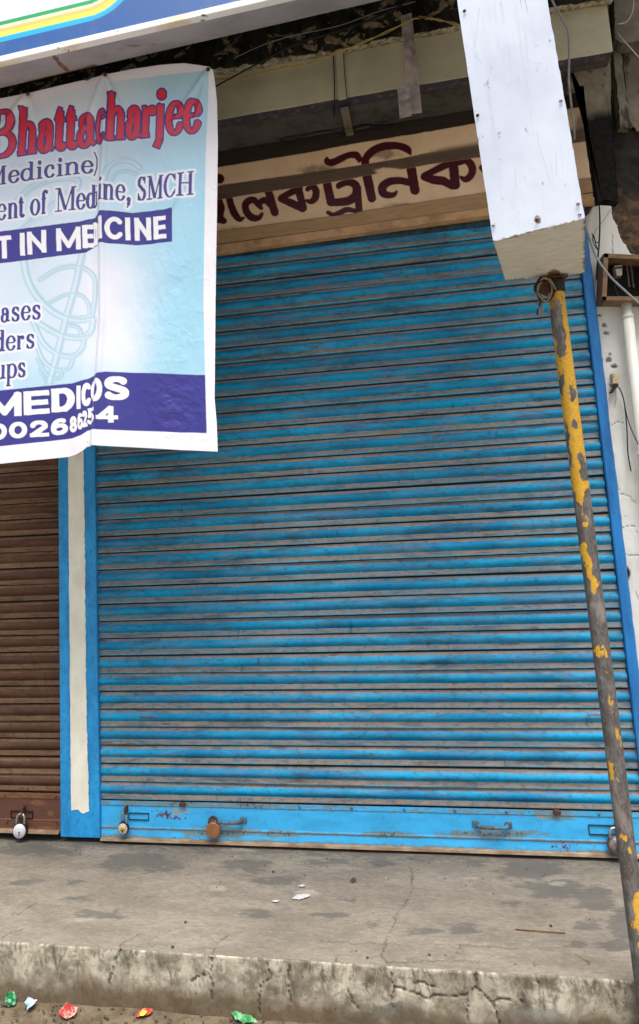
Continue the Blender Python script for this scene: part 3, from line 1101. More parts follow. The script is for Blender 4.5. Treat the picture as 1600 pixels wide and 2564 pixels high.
def stripe_mesh():
    zs = np.linspace(2.6, .098, 420)
    xs = np.linspace(0, 1, 15)
    l = -.129 + .0035 * (fbm(zs * 18, zs * 0, 121, 5) - .5) + .0018 * (fbm(zs * 90, zs * 0, 122) - .5)
    r = -.052 + .004 * (fbm(zs * 6, zs * 0, 123, 5) - .5) + .007 * (fbm(zs * 70, zs * 0, 124) - .5) + .006 * sstep(.5, .1, zs)
    P = np.zeros((len(zs), len(xs), 3))
    P[..., 0] = l[:, None] + (r - l)[:, None] * xs[None]
    P[..., 1] = -.0222
    end = .012 * (fbm(xs * 5, xs * 0, 126) - .5) + .008 * np.sin(xs * 7)
    P[..., 2] = zs[:, None] + end[None] * sstep(.3, .1, zs)[:, None]
    return grid(P, smooth=False)


add('cream_stripe', stripe_mesh(), CREAM, post)
post2 = thing('door_post', 'narrow deep blue door jamb beside the white plaster pillar', 'post', (2.185, 0, PZ), 'blue door posts')
M = Mat('deep_blue_jamb', .45, spec=.4)
w = M.world()
n1, n2 = M.noise(M.scale(w, (1, 1, .3)), 14, 6, .65), M.noise(w, 90, 4, .7)
b = M.mix(M.rg(n1, .35, .7), lin(30, 118, 186), lin(22, 92, 150))
b = M.mix(M.mul(M.rg(n2, .6, .68), .6), b, lin(18, 44, 70))
M.col(b)
M.bump(n2, .15, .002)
JAMB = M.m


def jamb():
    zs = np.linspace(2.66, PZ + .004, 130)
    rag = 0.004 * (fbm(zs * 25, zs * 0, 131) - .5) + .004 * (fbm(zs * 5, zs * 0, 132) - .5)
    rows = []
    for z, r in zip(zs, rag):
        rows.append([(2.168, .05, z), (2.168, -.017, z), (2.171, -.020, z), (2.203 + r, -.020, z), (2.209 + r, -.012, z), (2.209 + r, .05, z)])
    return grid(np.array(rows), smooth=False)


add('jamb', jamb(), JAMB, post2)

# ================================================================== painted shop signboard
SY = -.05
LET = Field(300, 290, 1560, 640, 1.0)
LT = [
    [(536, 500, 20), (546, 520, 17), (545, 545, 14), (560, 553, 8)], [(549, 447, 12), (550, 448, 12)],
    smooth_pts([(572, 488, 8), (578, 512, 9), (588, 536, 9), (600, 549, 7), (610, 545, 3)]),
    smooth_pts([(656, 535, 4), (648, 545, 7), (632, 545, 9), (619, 533, 9), (614, 515, 9), (622, 503, 9), (636, 501, 8), (646, 512, 7), (654, 521, 5)]),
    smooth_pts([(648, 512, 7), (656, 503, 8), (668, 503, 9), (678, 514, 8)]),
    [(672, 478, 10), (688, 532, 10)],
    [(704, 495, 8), (750, 471, 9)], [(703, 498, 8), (728, 508, 10), (748, 517, 10), (758, 524, 8)], [(746, 470, 10), (760, 521, 9)],
    smooth_pts([(770, 474, 6), (782, 466, 8), (791, 478, 9), (789, 496, 9), (778, 505, 7), (768, 502, 4)]),
    [(818, 456, 11), (829, 506, 11)], smooth_pts([(829, 508, 9), (850, 506, 10), (872, 503, 11), (888, 492, 11), (894, 474, 11), (886, 460, 10), (868, 457, 8), (850, 464, 8), (846, 470, 4)]),
    [(896, 484, 9), (899, 526, 9)], smooth_pts([(821, 532, 5), (836, 538, 6), (852, 532, 7), (868, 525, 7), (884, 527, 6), (898, 530, 6)]),
    smooth_pts([(819, 395, 3), (819, 404, 8), (832, 407, 9), (852, 398, 9), (872, 389, 8), (890, 388, 9), (898, 396, 8), (899, 405, 3)]),
    smooth_pts([(912, 402, 9), (926, 384, 10), (946, 371, 10), (972, 365, 10), (1000, 366, 9), (1020, 374, 9), (1028, 386, 3)]),
    [(914, 404, 10), (919, 441, 12), (931, 496, 11)],
    smooth_pts([(1022, 456, 9), (1000, 452, 9), (974, 455, 10), (958, 468, 11), (960, 484, 10), (976, 489, 8), (988, 486, 6), (994, 478, 2)]),
    [(1028, 414, 12), (1039, 476, 12)],
    [(1062, 440, 8), (1134, 404, 10)], [(1062, 443, 9), (1084, 450, 11), (1110, 453, 11), (1132, 466, 9)], [(1134, 402, 12), (1140, 463, 12)],
    smooth_pts([(1148, 408, 7), (1168, 402, 9), (1182, 418, 10), (1180, 438, 9), (1166, 449, 8), (1154, 444, 4)]),
    [(1206, 420, 7), (1212, 424, 9)],
]
for s_ in LT:
    LET.line(s_, 9)


def signboard():
    px0, px1 = 300, 1494
    s = np.linspace(0, 1, 860)
    t = np.linspace(0, 1, 170)
    S, T = np.meshgrid(s, t)
    ptop = np.interp(px0 + (px1 - px0) * s, [300, 545, 1190, 1494], [418, 378, 276, 222])
    pbot = np.interp(px0 + (px1 - px0) * s, [300, 545, 1213, 1494], [646, 613, 523, 481])
    a = onYs(px0 + (px1 - px0) * s, ptop, np.full_like(s, SY))
    b_ = onYs(px0 + (px1 - px0) * s, pbot, np.full_like(s, SY))
    # keep the ends upright: take x from the bottom edge for both
    xx = np.linspace(b_[0, 0], b_[-1, 0], len(s))
    za = np.interp(xx, a[:, 0], a[:, 2])
    zb_ = np.interp(xx, b_[:, 0], b_[:, 2])
    P = np.stack([np.broadcast_to(xx, S.shape), np.full_like(S, SY), za[None] + (zb_ - za)[None] * T], -1)
    px, py = pr(P)
    q = LET.sample(px, py) + 1.3 * (fbm(px / 7, py / 7, 141) - .5)
    letter = 1 - sstep(-.8, .8, q)
    streak = np.clip(fbm(px / 26, py / 5, 143) * 1.2 - .2, 0, 1)
    x_ = px
    ft = np.interp(x_, [300, 547, 785, 880, 1042, 1200, 1494], [456, 419, 380, 361, 335, 307, 262])   # lower edge of the deep shadow painted brown along the top
    top = 1 - sstep(-1.2, 1.2, py - ft + 2.5 * (fbm(px / 18, py / 8, 145) - .5))
    mt = np.interp(x_, [300, 552, 887, 996, 1042, 1199, 1494], [500, 464, 416, 398, 389, 362, 318])
    mb = np.interp(x_, [300, 547, 656, 795, 887, 950, 991, 1079, 1202, 1494], [536, 500, 482, 462, 446, 433, 426, 411, 394, 350])
    soft = 1.0 + 13 * sstep(1030, 1130, x_)
    m1_ = sstep(-soft, soft * .4, py - mt + 1.5 * (fbm(px / 9, py / 9, 147) - .5))
    m2_ = 1 - sstep(-1, 1, py - mb + 1.5 * (fbm(px / 9, py / 9, 149) - .5))
    band = m1_ * m2_
    gap = (1 - sstep(.55, 1.15, ell(x_, py, 972, 428, 38, 9) + .5 * (fbm(px / 12, py / 12, 151) - .5)))
    band *= 1 - gap
    bat = sstep(-1, 1, py - np.interp(x_, [300, 563, 887, 903, 1211, 1494], [608, 577, 535, 530, 483, 442]))
    grime = np.maximum(blobs(px, py, [(800, 428, 60, 20, .8), (960, 385, 50, 20, .7), (1010, 515, 60, 10, .7), (590, 570, 80, 8, .5), (1455, 310, 18, 26, .9)]), .5 * (1 - sstep(0, 14, np.abs(py - mt))) * .6)
    P[..., 1] += .0012 * (fbm(P[..., 0] * 6, P[..., 2] * 6, 153) - .5) * 2 - .006 * bat
    return grid(P, {'letter': letter, 'band': band, 'top': top, 'batten': bat, 'grime': grime, 'streak': streak}), xx, za, zb_


M = Mat('signboard_paint', .55, spec=.35)
w = M.world()
n1, n2, n3 = M.noise(w, 5, 5, .6), M.noise(w, 45, 6, .7), M.noise(M.scale(w, (1, 1, 6)), 12, 6, .65)
b = M.mix(M.rg(n1, .35, .65), lin(236, 204, 168), lin(224, 190, 152))
b = M.mix(M.mul(M.rg(n2, .62, .74), .45), b, lin(110, 80, 52))
g = M.rg(M.add(M.mul(M.attr('grime'), .8), M.mul(n2, .7)), .62, 1.05)
b = M.mix(M.mul(g, .7), b, lin(96, 74, 52))
b = M.mix(M.mul(M.attr('band'), .96), b, M.mix(M.rg(n3, .35, .7), lin(92, 74, 60), lin(76, 60, 48)))
lt = M.mix(M.mul(M.attr('streak'), .55), lin(64, 16, 24), lin(98, 32, 38))
keep = M.sub(1.0, M.mul(M.attr('band'), .9))
b = M.mix(M.mul(M.attr('letter'), keep), b, lt)
b = M.mix(M.attr('top'), b, M.mix(M.rg(n3, .3, .7), lin(54, 43, 36), lin(42, 33, 27)))
b = M.mix(M.attr('batten'), b, M.mix(M.rg(n3, .3, .7), lin(178, 144, 104), lin(160, 126, 88)))
M.col(b)
M.set('Roughness', M.sub(.6, M.mul(M.attr('letter'), .25)))
M.bump(M.add(M.mul(n2, .5), M.mul(M.attr('letter'), .6)), .2, .0015)
SIGNP = M.m
sme, sx, sza, szb = signboard()
sgn = thing('shop_signboard', 'hand painted cream signboard with maroon Bengali lettering above the blue shutter', 'sign', (sx.mean(), SY, szb.mean()))
add('painted_face', sme, SIGNP, sgn)
x0, x1 = sx[0], sx[-1]


def zat(x, arr):
    return float(np.interp(x, sx, arr))


bk = SY + .002
add('board', hexa([(x0, bk, zat(x0, szb)), (x1, bk, zat(x1, szb)), (x1, .03, zat(x1, szb)), (x0, .03, zat(x0, szb)),
                   (x0, bk, zat(x0, sza) - .002), (x1, bk, zat(x1, sza) - .002), (x1, .03, zat(x1, sza)), (x0, .03, zat(x0, sza))]), DARKWOOD, sgn)
BATT = simple('batten_wood', lin(198, 158, 116), .6, 0, .3, .3, 26, .2, lin(88, 62, 40))
d0, d1 = .006, .046
add('lower_batten', hexa([(x0, SY - .012, zat(x0, szb) - d1), (x1, SY - .012, zat(x1, szb) - d1 + .008), (x1, .0, zat(x1, szb) - d1 + .008), (x0, .0, zat(x0, szb) - d1),
                          (x0, SY - .012, zat(x0, szb) - d0), (x1, SY - .012, zat(x1, szb) - d0), (x1, .0, zat(x1, szb) - d0), (x0, .0, zat(x0, szb) - d0)], .002), BATT, sgn)
hood_z = 2.56
add('hood_rail', box(.001, WD, -.022, .012, 2.515, 2.535, .003), simple('shaded_grimy_hood_paint', lin(44, 84, 104), .7, 0, .2, .6, 26, .3, lin(40, 36, 32)), SB)  # blue darkened for the shade below the signboard, with dirt mixed in

# ================================================================== lettering for the print on the banner
ART = {}


def E(cx, cy, rx, ry, a0, a1): return ('e', cx, cy, rx, ry, a0, a1)


X = .67
SER = {
    'B': [('T', (.22, 0), (.22, 1)), ('t', (.02, .02), (.5, .02)), ('t', (.02, .98), (.5, .98)), ('t', (.3, .52), (.5, .52)), E(.48, .755, .32, .225, -90, 90), E(.5, .27, .4, .25, -90, 90)],
    'h': [('T', (.22, 0), (.22, 1)), ('t', (.02, .98), (.22, .98)), ('t', (.02, .02), (.45, .02)), ('t', (.55, .02), (1, .02)), E(.5, .44, .26, .21, 0, 150), ('T', (.76, 0), (.76, .46))],
    'a': [('T', (.68, .1), (.68, .46)), E(.42, .47, .26, .18, 0, 150), ('o', .2, .47, .9), E(.38, .19, .27, .19, 60, 320), ('t', (.42, .38), (.68, .41)), ('t', (.5, .04), (.68, .15)), ('t', (.68, .12), (.8, .02)), ('t', (.8, .02), (.98, .07))],
    't': [('T', (.42, .12), (.42, .82)), ('t', (.05, .63), (.9, .63)), ('t', (.1, .64), (.42, .9)), E(.66, .14, .24, .13, 180, 330)],
    'c': [E(.52, .335, .4, .33, 50, 320), ('o', .78, .5, .9)],
    'r': [('T', (.3, 0), (.3, .64)), ('t', (.03, .63), (.3, .63)), ('t', (.03, .02), (.62, .02)), ('t', (.32, .42), (.55, .6)), ('t', (.55, .6), (.8, .62)), ('o', .78, .55, 1.2)],
    'j': [('T', (.55, -.1), (.5, .66)), ('t', (.2, .58), (.5, .66)), ('T', (.55, -.1), (.28, -.26)), ('o', .55, .88, 1.35)],
    'e': [E(.52, .335, .4, .33, 20, 330), ('t', (.15, .36), (.88, .36)), ('t', (.9, .36), (.88, .44))],
    'M': [('t', (.16, 0), (.16, 1)), ('T', (.84, 0), (.84, 1)), ('T', (.18, 1), (.5, .04)), ('t', (.5, .04), (.82, 1)), ('t', (0, .02), (.34, .02)), ('t', (.66, .02), (1, .02)), ('t', (0, .98), (.22, .98)), ('t', (.8, .98), (1, .98))],
    'd': [('T', (.74, 0), (.74, 1)), ('t', (.5, .98), (.74, .98)), ('t', (.74, .02), (1, .02)), E(.4, .33, .36, .32, 30, 330)],
    'i': [('T', (.5, 0), (.5, .66)), ('t', (.1, .64), (.5, .64)), ('t', (.05, .02), (.98, .02)), ('o', .5, .88, 1.15)],
    'n': [('T', (.22, 0), (.22, .66)), ('t', (.02, .64), (.22, .64)), ('t', (.02, .02), (.44, .02)), ('t', (.56, .02), (1, .02)), E(.5, .44, .27, .21, 0, 150), ('T', (.77, 0), (.77, .46))],
    'o': [E(.5, .335, .42, .33, 0, 360)],
    'f': [('T', (.36, 0), (.36, .84)), ('t', (.05, .64), (.75, .64)), ('t', (.05, .02), (.75, .02)), E(.62, .82, .27, .16, 40, 180), ('o', .85, .9, .9)],
    'u': [('T', (.22, .2), (.22, .66)), ('t', (.02, .64), (.22, .64)), E(.48, .2, .27, .19, 180, 330), ('T', (.74, 0), (.74, .66)), ('t', (.55, .64), (.74, .64)), ('t', (.74, .02), (1, .04))],
    'p': [('T', (.24, -.36), (.24, .66)), ('t', (.02, .64), (.24, .64)), ('t', (.02, -.36), (.5, -.36)), E(.56, .33, .38, .32, -150, 150)],
    's': [E(.5, .49, .3, .165, 30, 250), E(.5, .17, .34, .165, -150, 80), ('T', (.34, .40), (.68, .27)), ('t', (.84, .44), (.84, .64)), ('t', (.14, .03), (.14, .22))],
    ',': [('o', .5, .06, 1.3), ('T', (.62, .04), (.45, -.2)), ('t', (.45, -.2), (.2, -.3))],
    ')': [('t', (.1, 1.15), (.75, .8)), ('T', (.78, .82), (.78, .25)), ('t', (.75, .3), (.1, -.15))],
    'S': [E(.5, .75, .34, .23, 30, 250), E(.5, .26, .38, .25, -150, 80), ('T', (.3, .62), (.7, .40)), ('t', (.88, .7), (.88, 1)), ('t', (.1, .0), (.1, .3))],
    'C': [E(.54, .5, .46, .49, 40, 320), ('t', (.92, .68), (.92, 1)), ('t', (.86, .14), (.98, .32))],
    'H': [('T', (.2, 0), (.2, 1)), ('T', (.8, 0), (.8, 1)), ('t', (.2, .52), (.8, .52)), ('t', (0, .02), (.4, .02)), ('t', (.6, .02), (1, .02)), ('t', (0, .98), (.4, .98)), ('t', (.6, .98), (1, .98))],
}
SAN = {
    'T': [('H', (0, 1), (1, 1)), ('V', (.5, 0), (.5, 1))], 'I': [('V', (.5, 0), (.5, 1))],
    'N': [('V', (0, 0), (0, 1)), ('V', (1, 0), (1, 1)), ('D', (0, 1), (1, 0))],
    'M': [('V', (0, 0), (0, 1)), ('V', (1, 0), (1, 1)), ('D', (0, 1), (.5, .12)), ('D', (.5, .12), (1, 1))],
    'E': [('V', (0, 0), (0, 1)), ('H', (0, 1), (1, 1)), ('H', (0, .5), (.93, .5)), ('H', (0, 0), (1, 0))],
    'D': [('V', (0, 0), (0, 1)), ('H', (0, 1), (.5, 1)), ('H', (0, 0), (.5, 0)), ('A', .45, .5, .55, .5, -90, 90)],
    'C': [('A', .53, .5, .53, .5, 42, 318)], 'O': [('A', .5, .5, .5, .5, 0, 360)], '0': [('A', .5, .5, .5, .5, 0, 360)],
    'S': [('A', .5, .77, .46, .23, 32, 235), ('A', .5, .24, .5, .24, -150, 55), ('D', (.24, .585), (.78, .43))],
    '2': [('A', .48, .7, .46, .3, -10, 165), ('D', (.93, .63), (.05, .04)), ('H', (0, 0), (1, 0))],
    '4': [('V', (.72, 0), (.72, 1)), ('H', (0, .27), (1, .27)), ('D', (.03, .3), (.66, 1))],
    '5': [('H', (.18, 1), (.92, 1)), ('V', (.2, .55), (.24, 1)), ('A', .45, .3, .5, .3, -155, 125)],
    '6': [('A', .5, .3, .5, .3, 0, 360), ('A', .58, .42, .58, .58, 60, 190)],
    '8': [('A', .5, .74, .42, .26, 0, 360), ('A', .5, .25, .5, .25, 0, 360)],
}


class Line:
    def __init__(s, base, H, lean=0.0):
        s.bx, s.by = zip(*base)
        s.H, s.lean = H, lean

    def at(s, x, v):
        return (x + s.lean * v * s.H, float(np.interp(x, s.bx, s.by)) - v * s.H)


def put(Fd, line, font, ch, x0, x1, thick, thin, top=1.0):
    sans = font is SAN
    g = font[ch]

    def mp(u, v):
        if sans:                                            # strokes are inset so the outline fills the box
            u_ = (x0 + thick + u * max(.01, (x1 - x0) - 2 * thick)) if not ch == 'I' else (x0 + x1) / 2
            v_ = thin / line.H + v * (1 - 2 * thin / line.H)
            return line.at(u_, v_)
        return line.at(x0 + u * (x1 - x0), v)
    for st_ in g:
        k = st_[0]
        if k in ('T', 't'):
            Fd.bar(mp(*st_[1]), mp(*st_[2]), thick if k == 'T' else thin)
        elif k == 'V':
            a_, b_ = mp(*st_[1]), mp(*st_[2])
            dy = thin if not (ch in 'E D'.split() and False) else 0
            Fd.bar((a_[0], a_[1] + dy), (b_[0], b_[1] - dy), thick)
        elif k == 'H':
            a_, b_ = mp(*st_[1]), mp(*st_[2])
            Fd.bar((a_[0] - thick, a_[1]), (b_[0] + thick, b_[1]), thin)
        elif k == 'D':
            a_, b_ = mp(*st_[1]), mp(*st_[2])
            Fd.cap(a_, b_, thick * .92)
        elif k == 'o':
            p_ = mp(st_[1], st_[2])
            Fd.cap((p_[0], p_[1] - thick * st_[3] * .25), (p_[0], p_[1] + thick * st_[3] * .25), thick * st_[3])
        elif k in ('e', 'A'):
            _, cx, cy, rx, ry, a0, a1 = st_
            n_ = max(6, int(abs(a1 - a0) / 14))
            pts = []
            for i in range(n_ + 1):
                an = math.radians(a0 + (a1 - a0) * i / n_)
                w_ = abs(math.cos(an))
                p_ = mp(cx + rx * math.cos(an), cy + ry * math.sin(an))
                pts.append((p_[0], p_[1], thin + (thick - thin) * w_))
            Fd.line(pts, thick)


BX0, BX1, BY0, BY1 = -150, 560, 150, 1180
f_name, f_navy, f_white = (Field(BX0, BY0, BX1, BY1, .75) for _ in range(3))
ln = Line([(-30, 397), (0, 393), (90, 381), (150, 374), (190, 369), (238, 361), (262, 350), (290, 347), (350, 343), (390, 339), (457, 333), (502, 329)], 116, .05)
for ch, a_, b_ in (('B', -28, 36), ('h', 43, 90), ('a', 96, 134), ('t', 135, 162), ('t', 163, 190), ('a', 194, 238), ('c', 240, 261), ('h', 264, 312), ('a', 317, 352), ('r', 352, 386), ('j', 385, 412), ('e', 416, 456), ('e', 460, 500)):
    sq = .5 if ch == 'c' else 1
    put(f_name, ln, SER, ch, a_, b_, 8.2 * sq, 4.7)
ln = Line([(-40, 467), (0, 462), (100, 447.5), (200, 434.5), (245, 431)], 46, .02)
for ch, a_, b_ in (('M', -34, 15), ('e', 20, 48), ('d', 53, 87), ('i', 90, 107), ('c', 111, 138), ('i', 141, 159), ('n', 161, 200), ('e', 203, 232), (')', 233, 243)):
    put(f_navy, ln, SER, ch, a_, b_, 4.0 if ch != ')' else 1.6, 1.5)
ln = Line([(-20, 553), (0, 551), (50, 545), (119, 534), (190, 525), (213, 523), (238, 518), (242, 506), (245, 501), (285, 500), (313, 503), (344, 502), (408, 497), (485, 488)], 59, .02)
for ch, a_, b_ in (('e', -8, 15), ('n', 19, 45), ('t', 46, 61), ('o', 77, 99), ('f', 103, 119), ('M', 138, 190), ('e', 191, 213), ('d', 217, 237), ('i', 236, 242), ('i', 245, 257), ('n', 258, 285), ('e', 289, 313), (',', 316, 328), ('S', 344, 364), ('M', 367, 408), ('C', 411, 440), ('H', 443, 485)):
    put(f_navy, ln, SER, ch, a_, b_, 3.7 if (a_, ch) != (236, 'i') else 1.2, 1.5)
for base, items in (([(-20, 811), (0, 808), (101, 798)], (('a', 3, 26), ('s', 29, 49), ('e', 53, 76), ('s', 80, 101))),
                    ([(-20, 883), (0, 880), (86, 871)], (('d', -14, 13), ('e', 15, 39), ('r', 42, 60), ('s', 65, 86))),
                    ([(-20, 952), (0, 949), (64, 943)], (('u', -12, 14), ('p', 15, 41), ('s', 45, 64)))):
    ln = Line(base, 53, .02)
    for ch, a_, b_ in items:
        put(f_navy, ln, SER, ch, a_, b_, 3.6, 1.5)
ln = Line([(-10, 651), (17, 647), (64, 639), (116, 632), (202, 624), (234, 616), (243, 607), (247, 599), (300, 600), (330, 602), (378, 601), (418, 597)], 57, -.03)
for ch, a_, b_ in (('T', -6, 30), ('I', 50, 64), ('N', 69, 117), ('M', 142, 203), ('E', 207, 234), ('D', 234, 244), ('I', 246, 257), ('C', 263, 310), ('I', 313, 328), ('N', 337, 379), ('E', 385, 418)):
    put(f_white, ln, SAN, ch, a_, b_, 6.2 if ch != 'D' else 2.2, 5.6)
ln = Line([(-40, 1048), (55, 1041), (124, 1034), (189, 1027), (205, 1023), (228, 1014), (256, 1003), (264, 1003), (325, 1003)], 59, -.02)
for ch, a_, b_ in (('M', -30, 55), ('E', 60, 124), ('D', 129, 189), ('I', 192, 205), ('C', 206, 230), ('O', 229, 260), ('S', 263, 326)):
    put(f_white, ln, SAN, ch, a_, b_, {'M': 9.5, 'E': 9.5, 'D': 10, 'I': 5.5, 'C': 4.6, 'O': 5.6, 'S': 9.5}[ch], 6.6)
ln = Line([(-40, 1106), (24, 1099), (122, 1092), (171, 1086), (194, 1081), (220, 1067), (244, 1060), (250, 1060), (300, 1060)], 41, -.03)
for ch, a_, b_ in (('0', -25, 19), ('0', 24, 69), ('2', 75, 122), ('6', 127, 171), ('8', 175, 195), ('6', 196, 210), ('2', 209, 221), ('5', 220, 244), ('4', 247, 300)):
    put(f_white, ln, SAN, ch, a_, b_, 6.6 if (b_ - a_) > 30 else (3.9 if b_ - a_ > 18 else 2.6), 4.8)
# pale rod-and-coil watermark
f_wm, f_wl = Field(BX0, BY0, BX1, BY1, 1.5), Field(BX0, BY0, BX1, BY1, 1.5)
for L_, r_ in (([(205, 640), (185, 730), (165, 800), (140, 900), (122, 965)], 9), ([(60, 655), (70, 700), (95, 745), (140, 785), (190, 800), (228, 795)], 9), ([(228, 795), (236, 740), (232, 690), (200, 668), (150, 672), (100, 700)], 6),
               ([(72, 790), (100, 810), (150, 838), (200, 845), (226, 830), (232, 800)], 8), ([(80, 800), (110, 860), (150, 888), (185, 890), (206, 872), (210, 850)], 7), ([(90, 860), (110, 905), (145, 926), (172, 922), (182, 902)], 6),
               ([(95, 900), (115, 935), (140, 948), (155, 940), (152, 930)], 5), ([(100, 925), (115, 955), (120, 968)], 4), ([(225, 795), (220, 760), (200, 738), (165, 738), (120, 760)], 5), ([(205, 840), (195, 820), (165, 812)], 5),
               ([(40, 505), (80, 470), (130, 450), (180, 446), (197, 455), (190, 480)], 8), ([(262, 450), (272, 420), (300, 402), (330, 404), (350, 420)], 7), ([(275, 460), (290, 435), (320, 428), (348, 440)], 5)):
    q_ = smooth_pts(L_, 6)
    f_wm.line(q_, r_)
    f_wl.line([(p[0] + r_ * .55, p[1] - r_ * .2) for p in q_], r_ * .18)
for k in range(9):
    f_wl.cap((20 + k * 16, 600 - k * 9), (95 + k * 12, 530 - k * 9), 1.0)


def banner():
    ns, nt_ = 500, 720
    s, t = np.meshgrid(np.linspace(0, 1, ns), np.linspace(0, 1, nt_))
    xl = -145.0
    y = 160 + t * 980
    xr = np.interp(y, [160, 182, 200, 260, 360, 600, 760, 1000, 1060, 1140], [523, 533, 538, 544, 546, 542, 540, 540, 546, 549])
    x = xl + (xr - xl) * s
    yt = np.interp(x, [-145, 0, 70, 215, 262, 330, 400, 460, 500, 523, 545], [270, 245, 231, 197, 184, 172, 162, 158, 163, 171, 180])
    ybm = np.interp(x, [-145, 0, 172, 190, 208, 220, 240, 350, 549], [1180, 1162, 1144, 1139, 1130, 1120, 1117, 1122, 1133])
    y = yt + (ybm - yt) * t
    xr = np.interp(y, [160, 172, 182, 200, 260, 360, 600, 760, 1000, 1060, 1140], [523, 526, 536, 539, 544, 546, 542, 540, 540, 546, 549])
    x = xl + (xr - xl) * s
    # ---- relief, towards the street
    d = .010 * (fbm(x / 150, y / 260, 161) - .5)
    fx = np.interp(y, [180, 500, 800, 1100], [262, 246, 248, 232])
    d += .011 * np.exp(-((x - fx - 8) / 9) ** 2) * sstep(180, 420, y) - .007 * np.exp(-((x - fx + 12) / 12) ** 2) * sstep(250, 500, y)
    d -= .0045 * np.exp(-np.abs(x - fx + 4) / 3.0) * sstep(330, 480, y)
    d += .010 * np.exp(-((x - 262) / 5) ** 2) * (1 - sstep(180, 420, y))
    d += .012 * sstep(fx - 60, fx + 10, x) * sstep(700, 1100, y)
    d += .004 * np.sin((x - 300) / 26 + y / 240) * sstep(240, 330, x) * sstep(300, 700, y)
    for (cx, cy, dx, dy, amp, wd) in ((523, 172, -.55, .83, .009, 8), (523, 172, -.25, .97, .007, 7), (262, 184, -.35, .93, .007, 7), (262, 184, .4, .9, .007, 6), (70, 232, -.6, .8, .011, 9), (70, 232, .3, .95, .005, 8), (480, 420, -.45, .9, .004, 7), (445, 470, -.3, .95, .003, 6)):
        al = (x - cx) * dx + (y - cy) * dy
        ac = -(x - cx) * dy + (y - cy) * dx
        d += amp * np.exp(-(ac / wd) ** 2) * sstep(0, 30, al) * (1 - sstep(90, 190, al))
    cr = np.clip(1.25 - ell(x, y, 445, 1020, 75, 85), 0, 1)
    d += .012 * cr * (fbm(x / 30, y / 24, 163, 5) - .5) + .0008 * (fbm(x / 16, y / 22, 165, 5) - .5)
    d += .005 * np.sin(x / 40 + 2.2 * fbm(x / 90, y / 200, 171)) * sstep(900, 1130, y)
    c2 = np.clip(1.2 - ell(x, y, 420, 760, 130, 250), 0, 1)
    d += .006 * c2 * (fbm(x / 30, y / 45, 167, 5) - .5)
    ridg = 1 - np.abs(fbm(x / 30, y / 40, 169, 4) * 2 - .94)
    d += .0006 * sstep(.80, 1.0, ridg) * sstep(300, 420, x)
    # curl at the top corner
    d += .03 * sstep(500, 545, x) * (1 - sstep(160, 260, y)) * .6
    Y = BAN_Y - d
    P = onYs(x, y, np.full_like(x, BAN_Y))
    P[..., 1] = Y
    # ---- ink
    c = np.empty(x.shape + (3,))
    wl = np.array([238, 240, 250.])
    cy_ = np.array([172, 218, 238.])
    pale = np.array([206, 228, 242.])
    g = sstep(-150, 60, x) * .35 + sstep(150, 520, x) * .75
    g = np.clip(g * (.55 + .45 * sstep(260, 500, y)) + .35 * sstep(880, 960, y) + .25 * (1 - sstep(230, 420, y)) * sstep(250, 500, x), 0, 1)
    lob = np.exp(-((x - (268 + (y - 600) * .12)) / 95) ** 2) * sstep(560, 700, y)
    g = np.clip(g - .55 * lob, 0, 1)
    c[:] = wl + (cy_ - wl) * g[..., None]
    ray_ = sstep(.2, .8, np.sin((x * .8 + y * .35) / 46.0) * .5 + .5) * sstep(330, 420, x) * .22
    c += (np.array([140, 212, 240.]) - c) * ray_[..., None]

    def over(col, m):
        c[:] = c + (np.array(col, float) - c) * np.clip(m, 0, 1)[..., None]
    wm = f_wm.sample(x, y)
    over((160, 205, 220), (1 - sstep(-1.5, 1.0, wm)) * .45 * sstep(0, 40, y - 380))
    over((226, 240, 250), (1 - sstep(-1, 1, wm + 4)) * .6)
    over((150, 180, 205), (1 - sstep(-.6, .9, np.abs(wm) - .4)) * .6)
    over((150, 185, 208), (1 - sstep(-.4, 1.0, f_wl.sample(x, y))) * .4)

    def ip(pts):
        return np.interp(x, *zip(*pts))
    # navy box and navy foot band
    t1, b1 = ip([(-150, 600), (0, 580), (200, 555), (236, 544), (244, 531), (270, 527), (330, 533), (432, 523)]), ip([(-150, 684), (0, 660), (215, 632), (238, 615), (248, 608), (345, 613), (432, 606)])
    m = sstep(-.7, .7, y - t1) * sstep(-.7, .7, b1 - y) * sstep(-.7, .7, 432 - x)
    over((60, 56, 142), m)
    edge = np.minimum(np.minimum(np.abs(y - t1), np.abs(y - b1)), 1e3)
    over((48, 44, 96), (1 - sstep(.6, 1.8, edge)) * m * .8)
    t2, b2 = ip([(-150, 997), (0, 978), (180, 960), (220, 949), (244, 937), (265, 932), (330, 934), (515, 940)]), ip([(-150, 1138), (0, 1118), (180, 1098), (205, 1090), (222, 1079), (235, 1077), (350, 1080), (520, 1086)])
    m2 = sstep(-.7, .7, y - t2) * sstep(-.7, .7, b2 - y)
    over((60, 56, 142), m2)
    # white border
    xi = np.interp(y, [150, 190, 400, 560, 750, 940, 1090], [526, 524, 515, 512, 509, 515, 521])
    over((246, 245, 250), np.maximum(sstep(-.8, .8, x - xi), sstep(-.7, .7, y - b2)))
    ti = ip([(-150, 300), (0, 280), (75, 262), (180, 222), (262, 205), (330, 197), (523, 176)])
    over((240, 236, 244), 1 - sstep(-1.5, 1.5, y - ti))
    # lettering
    q = f_navy.sample(x, y)
    over((244, 244, 252), (1 - sstep(4.5, 7.5, q)) * .9)
    over((38, 36, 92), 1 - sstep(-.6, .6, q))
    over((76, 72, 158), 1 - sstep(-2.0, -.9, q))
    q = f_name.sample(x, y)
    over((232, 232, 246), (1 - sstep(4.2, 6.2, q)) * .6)
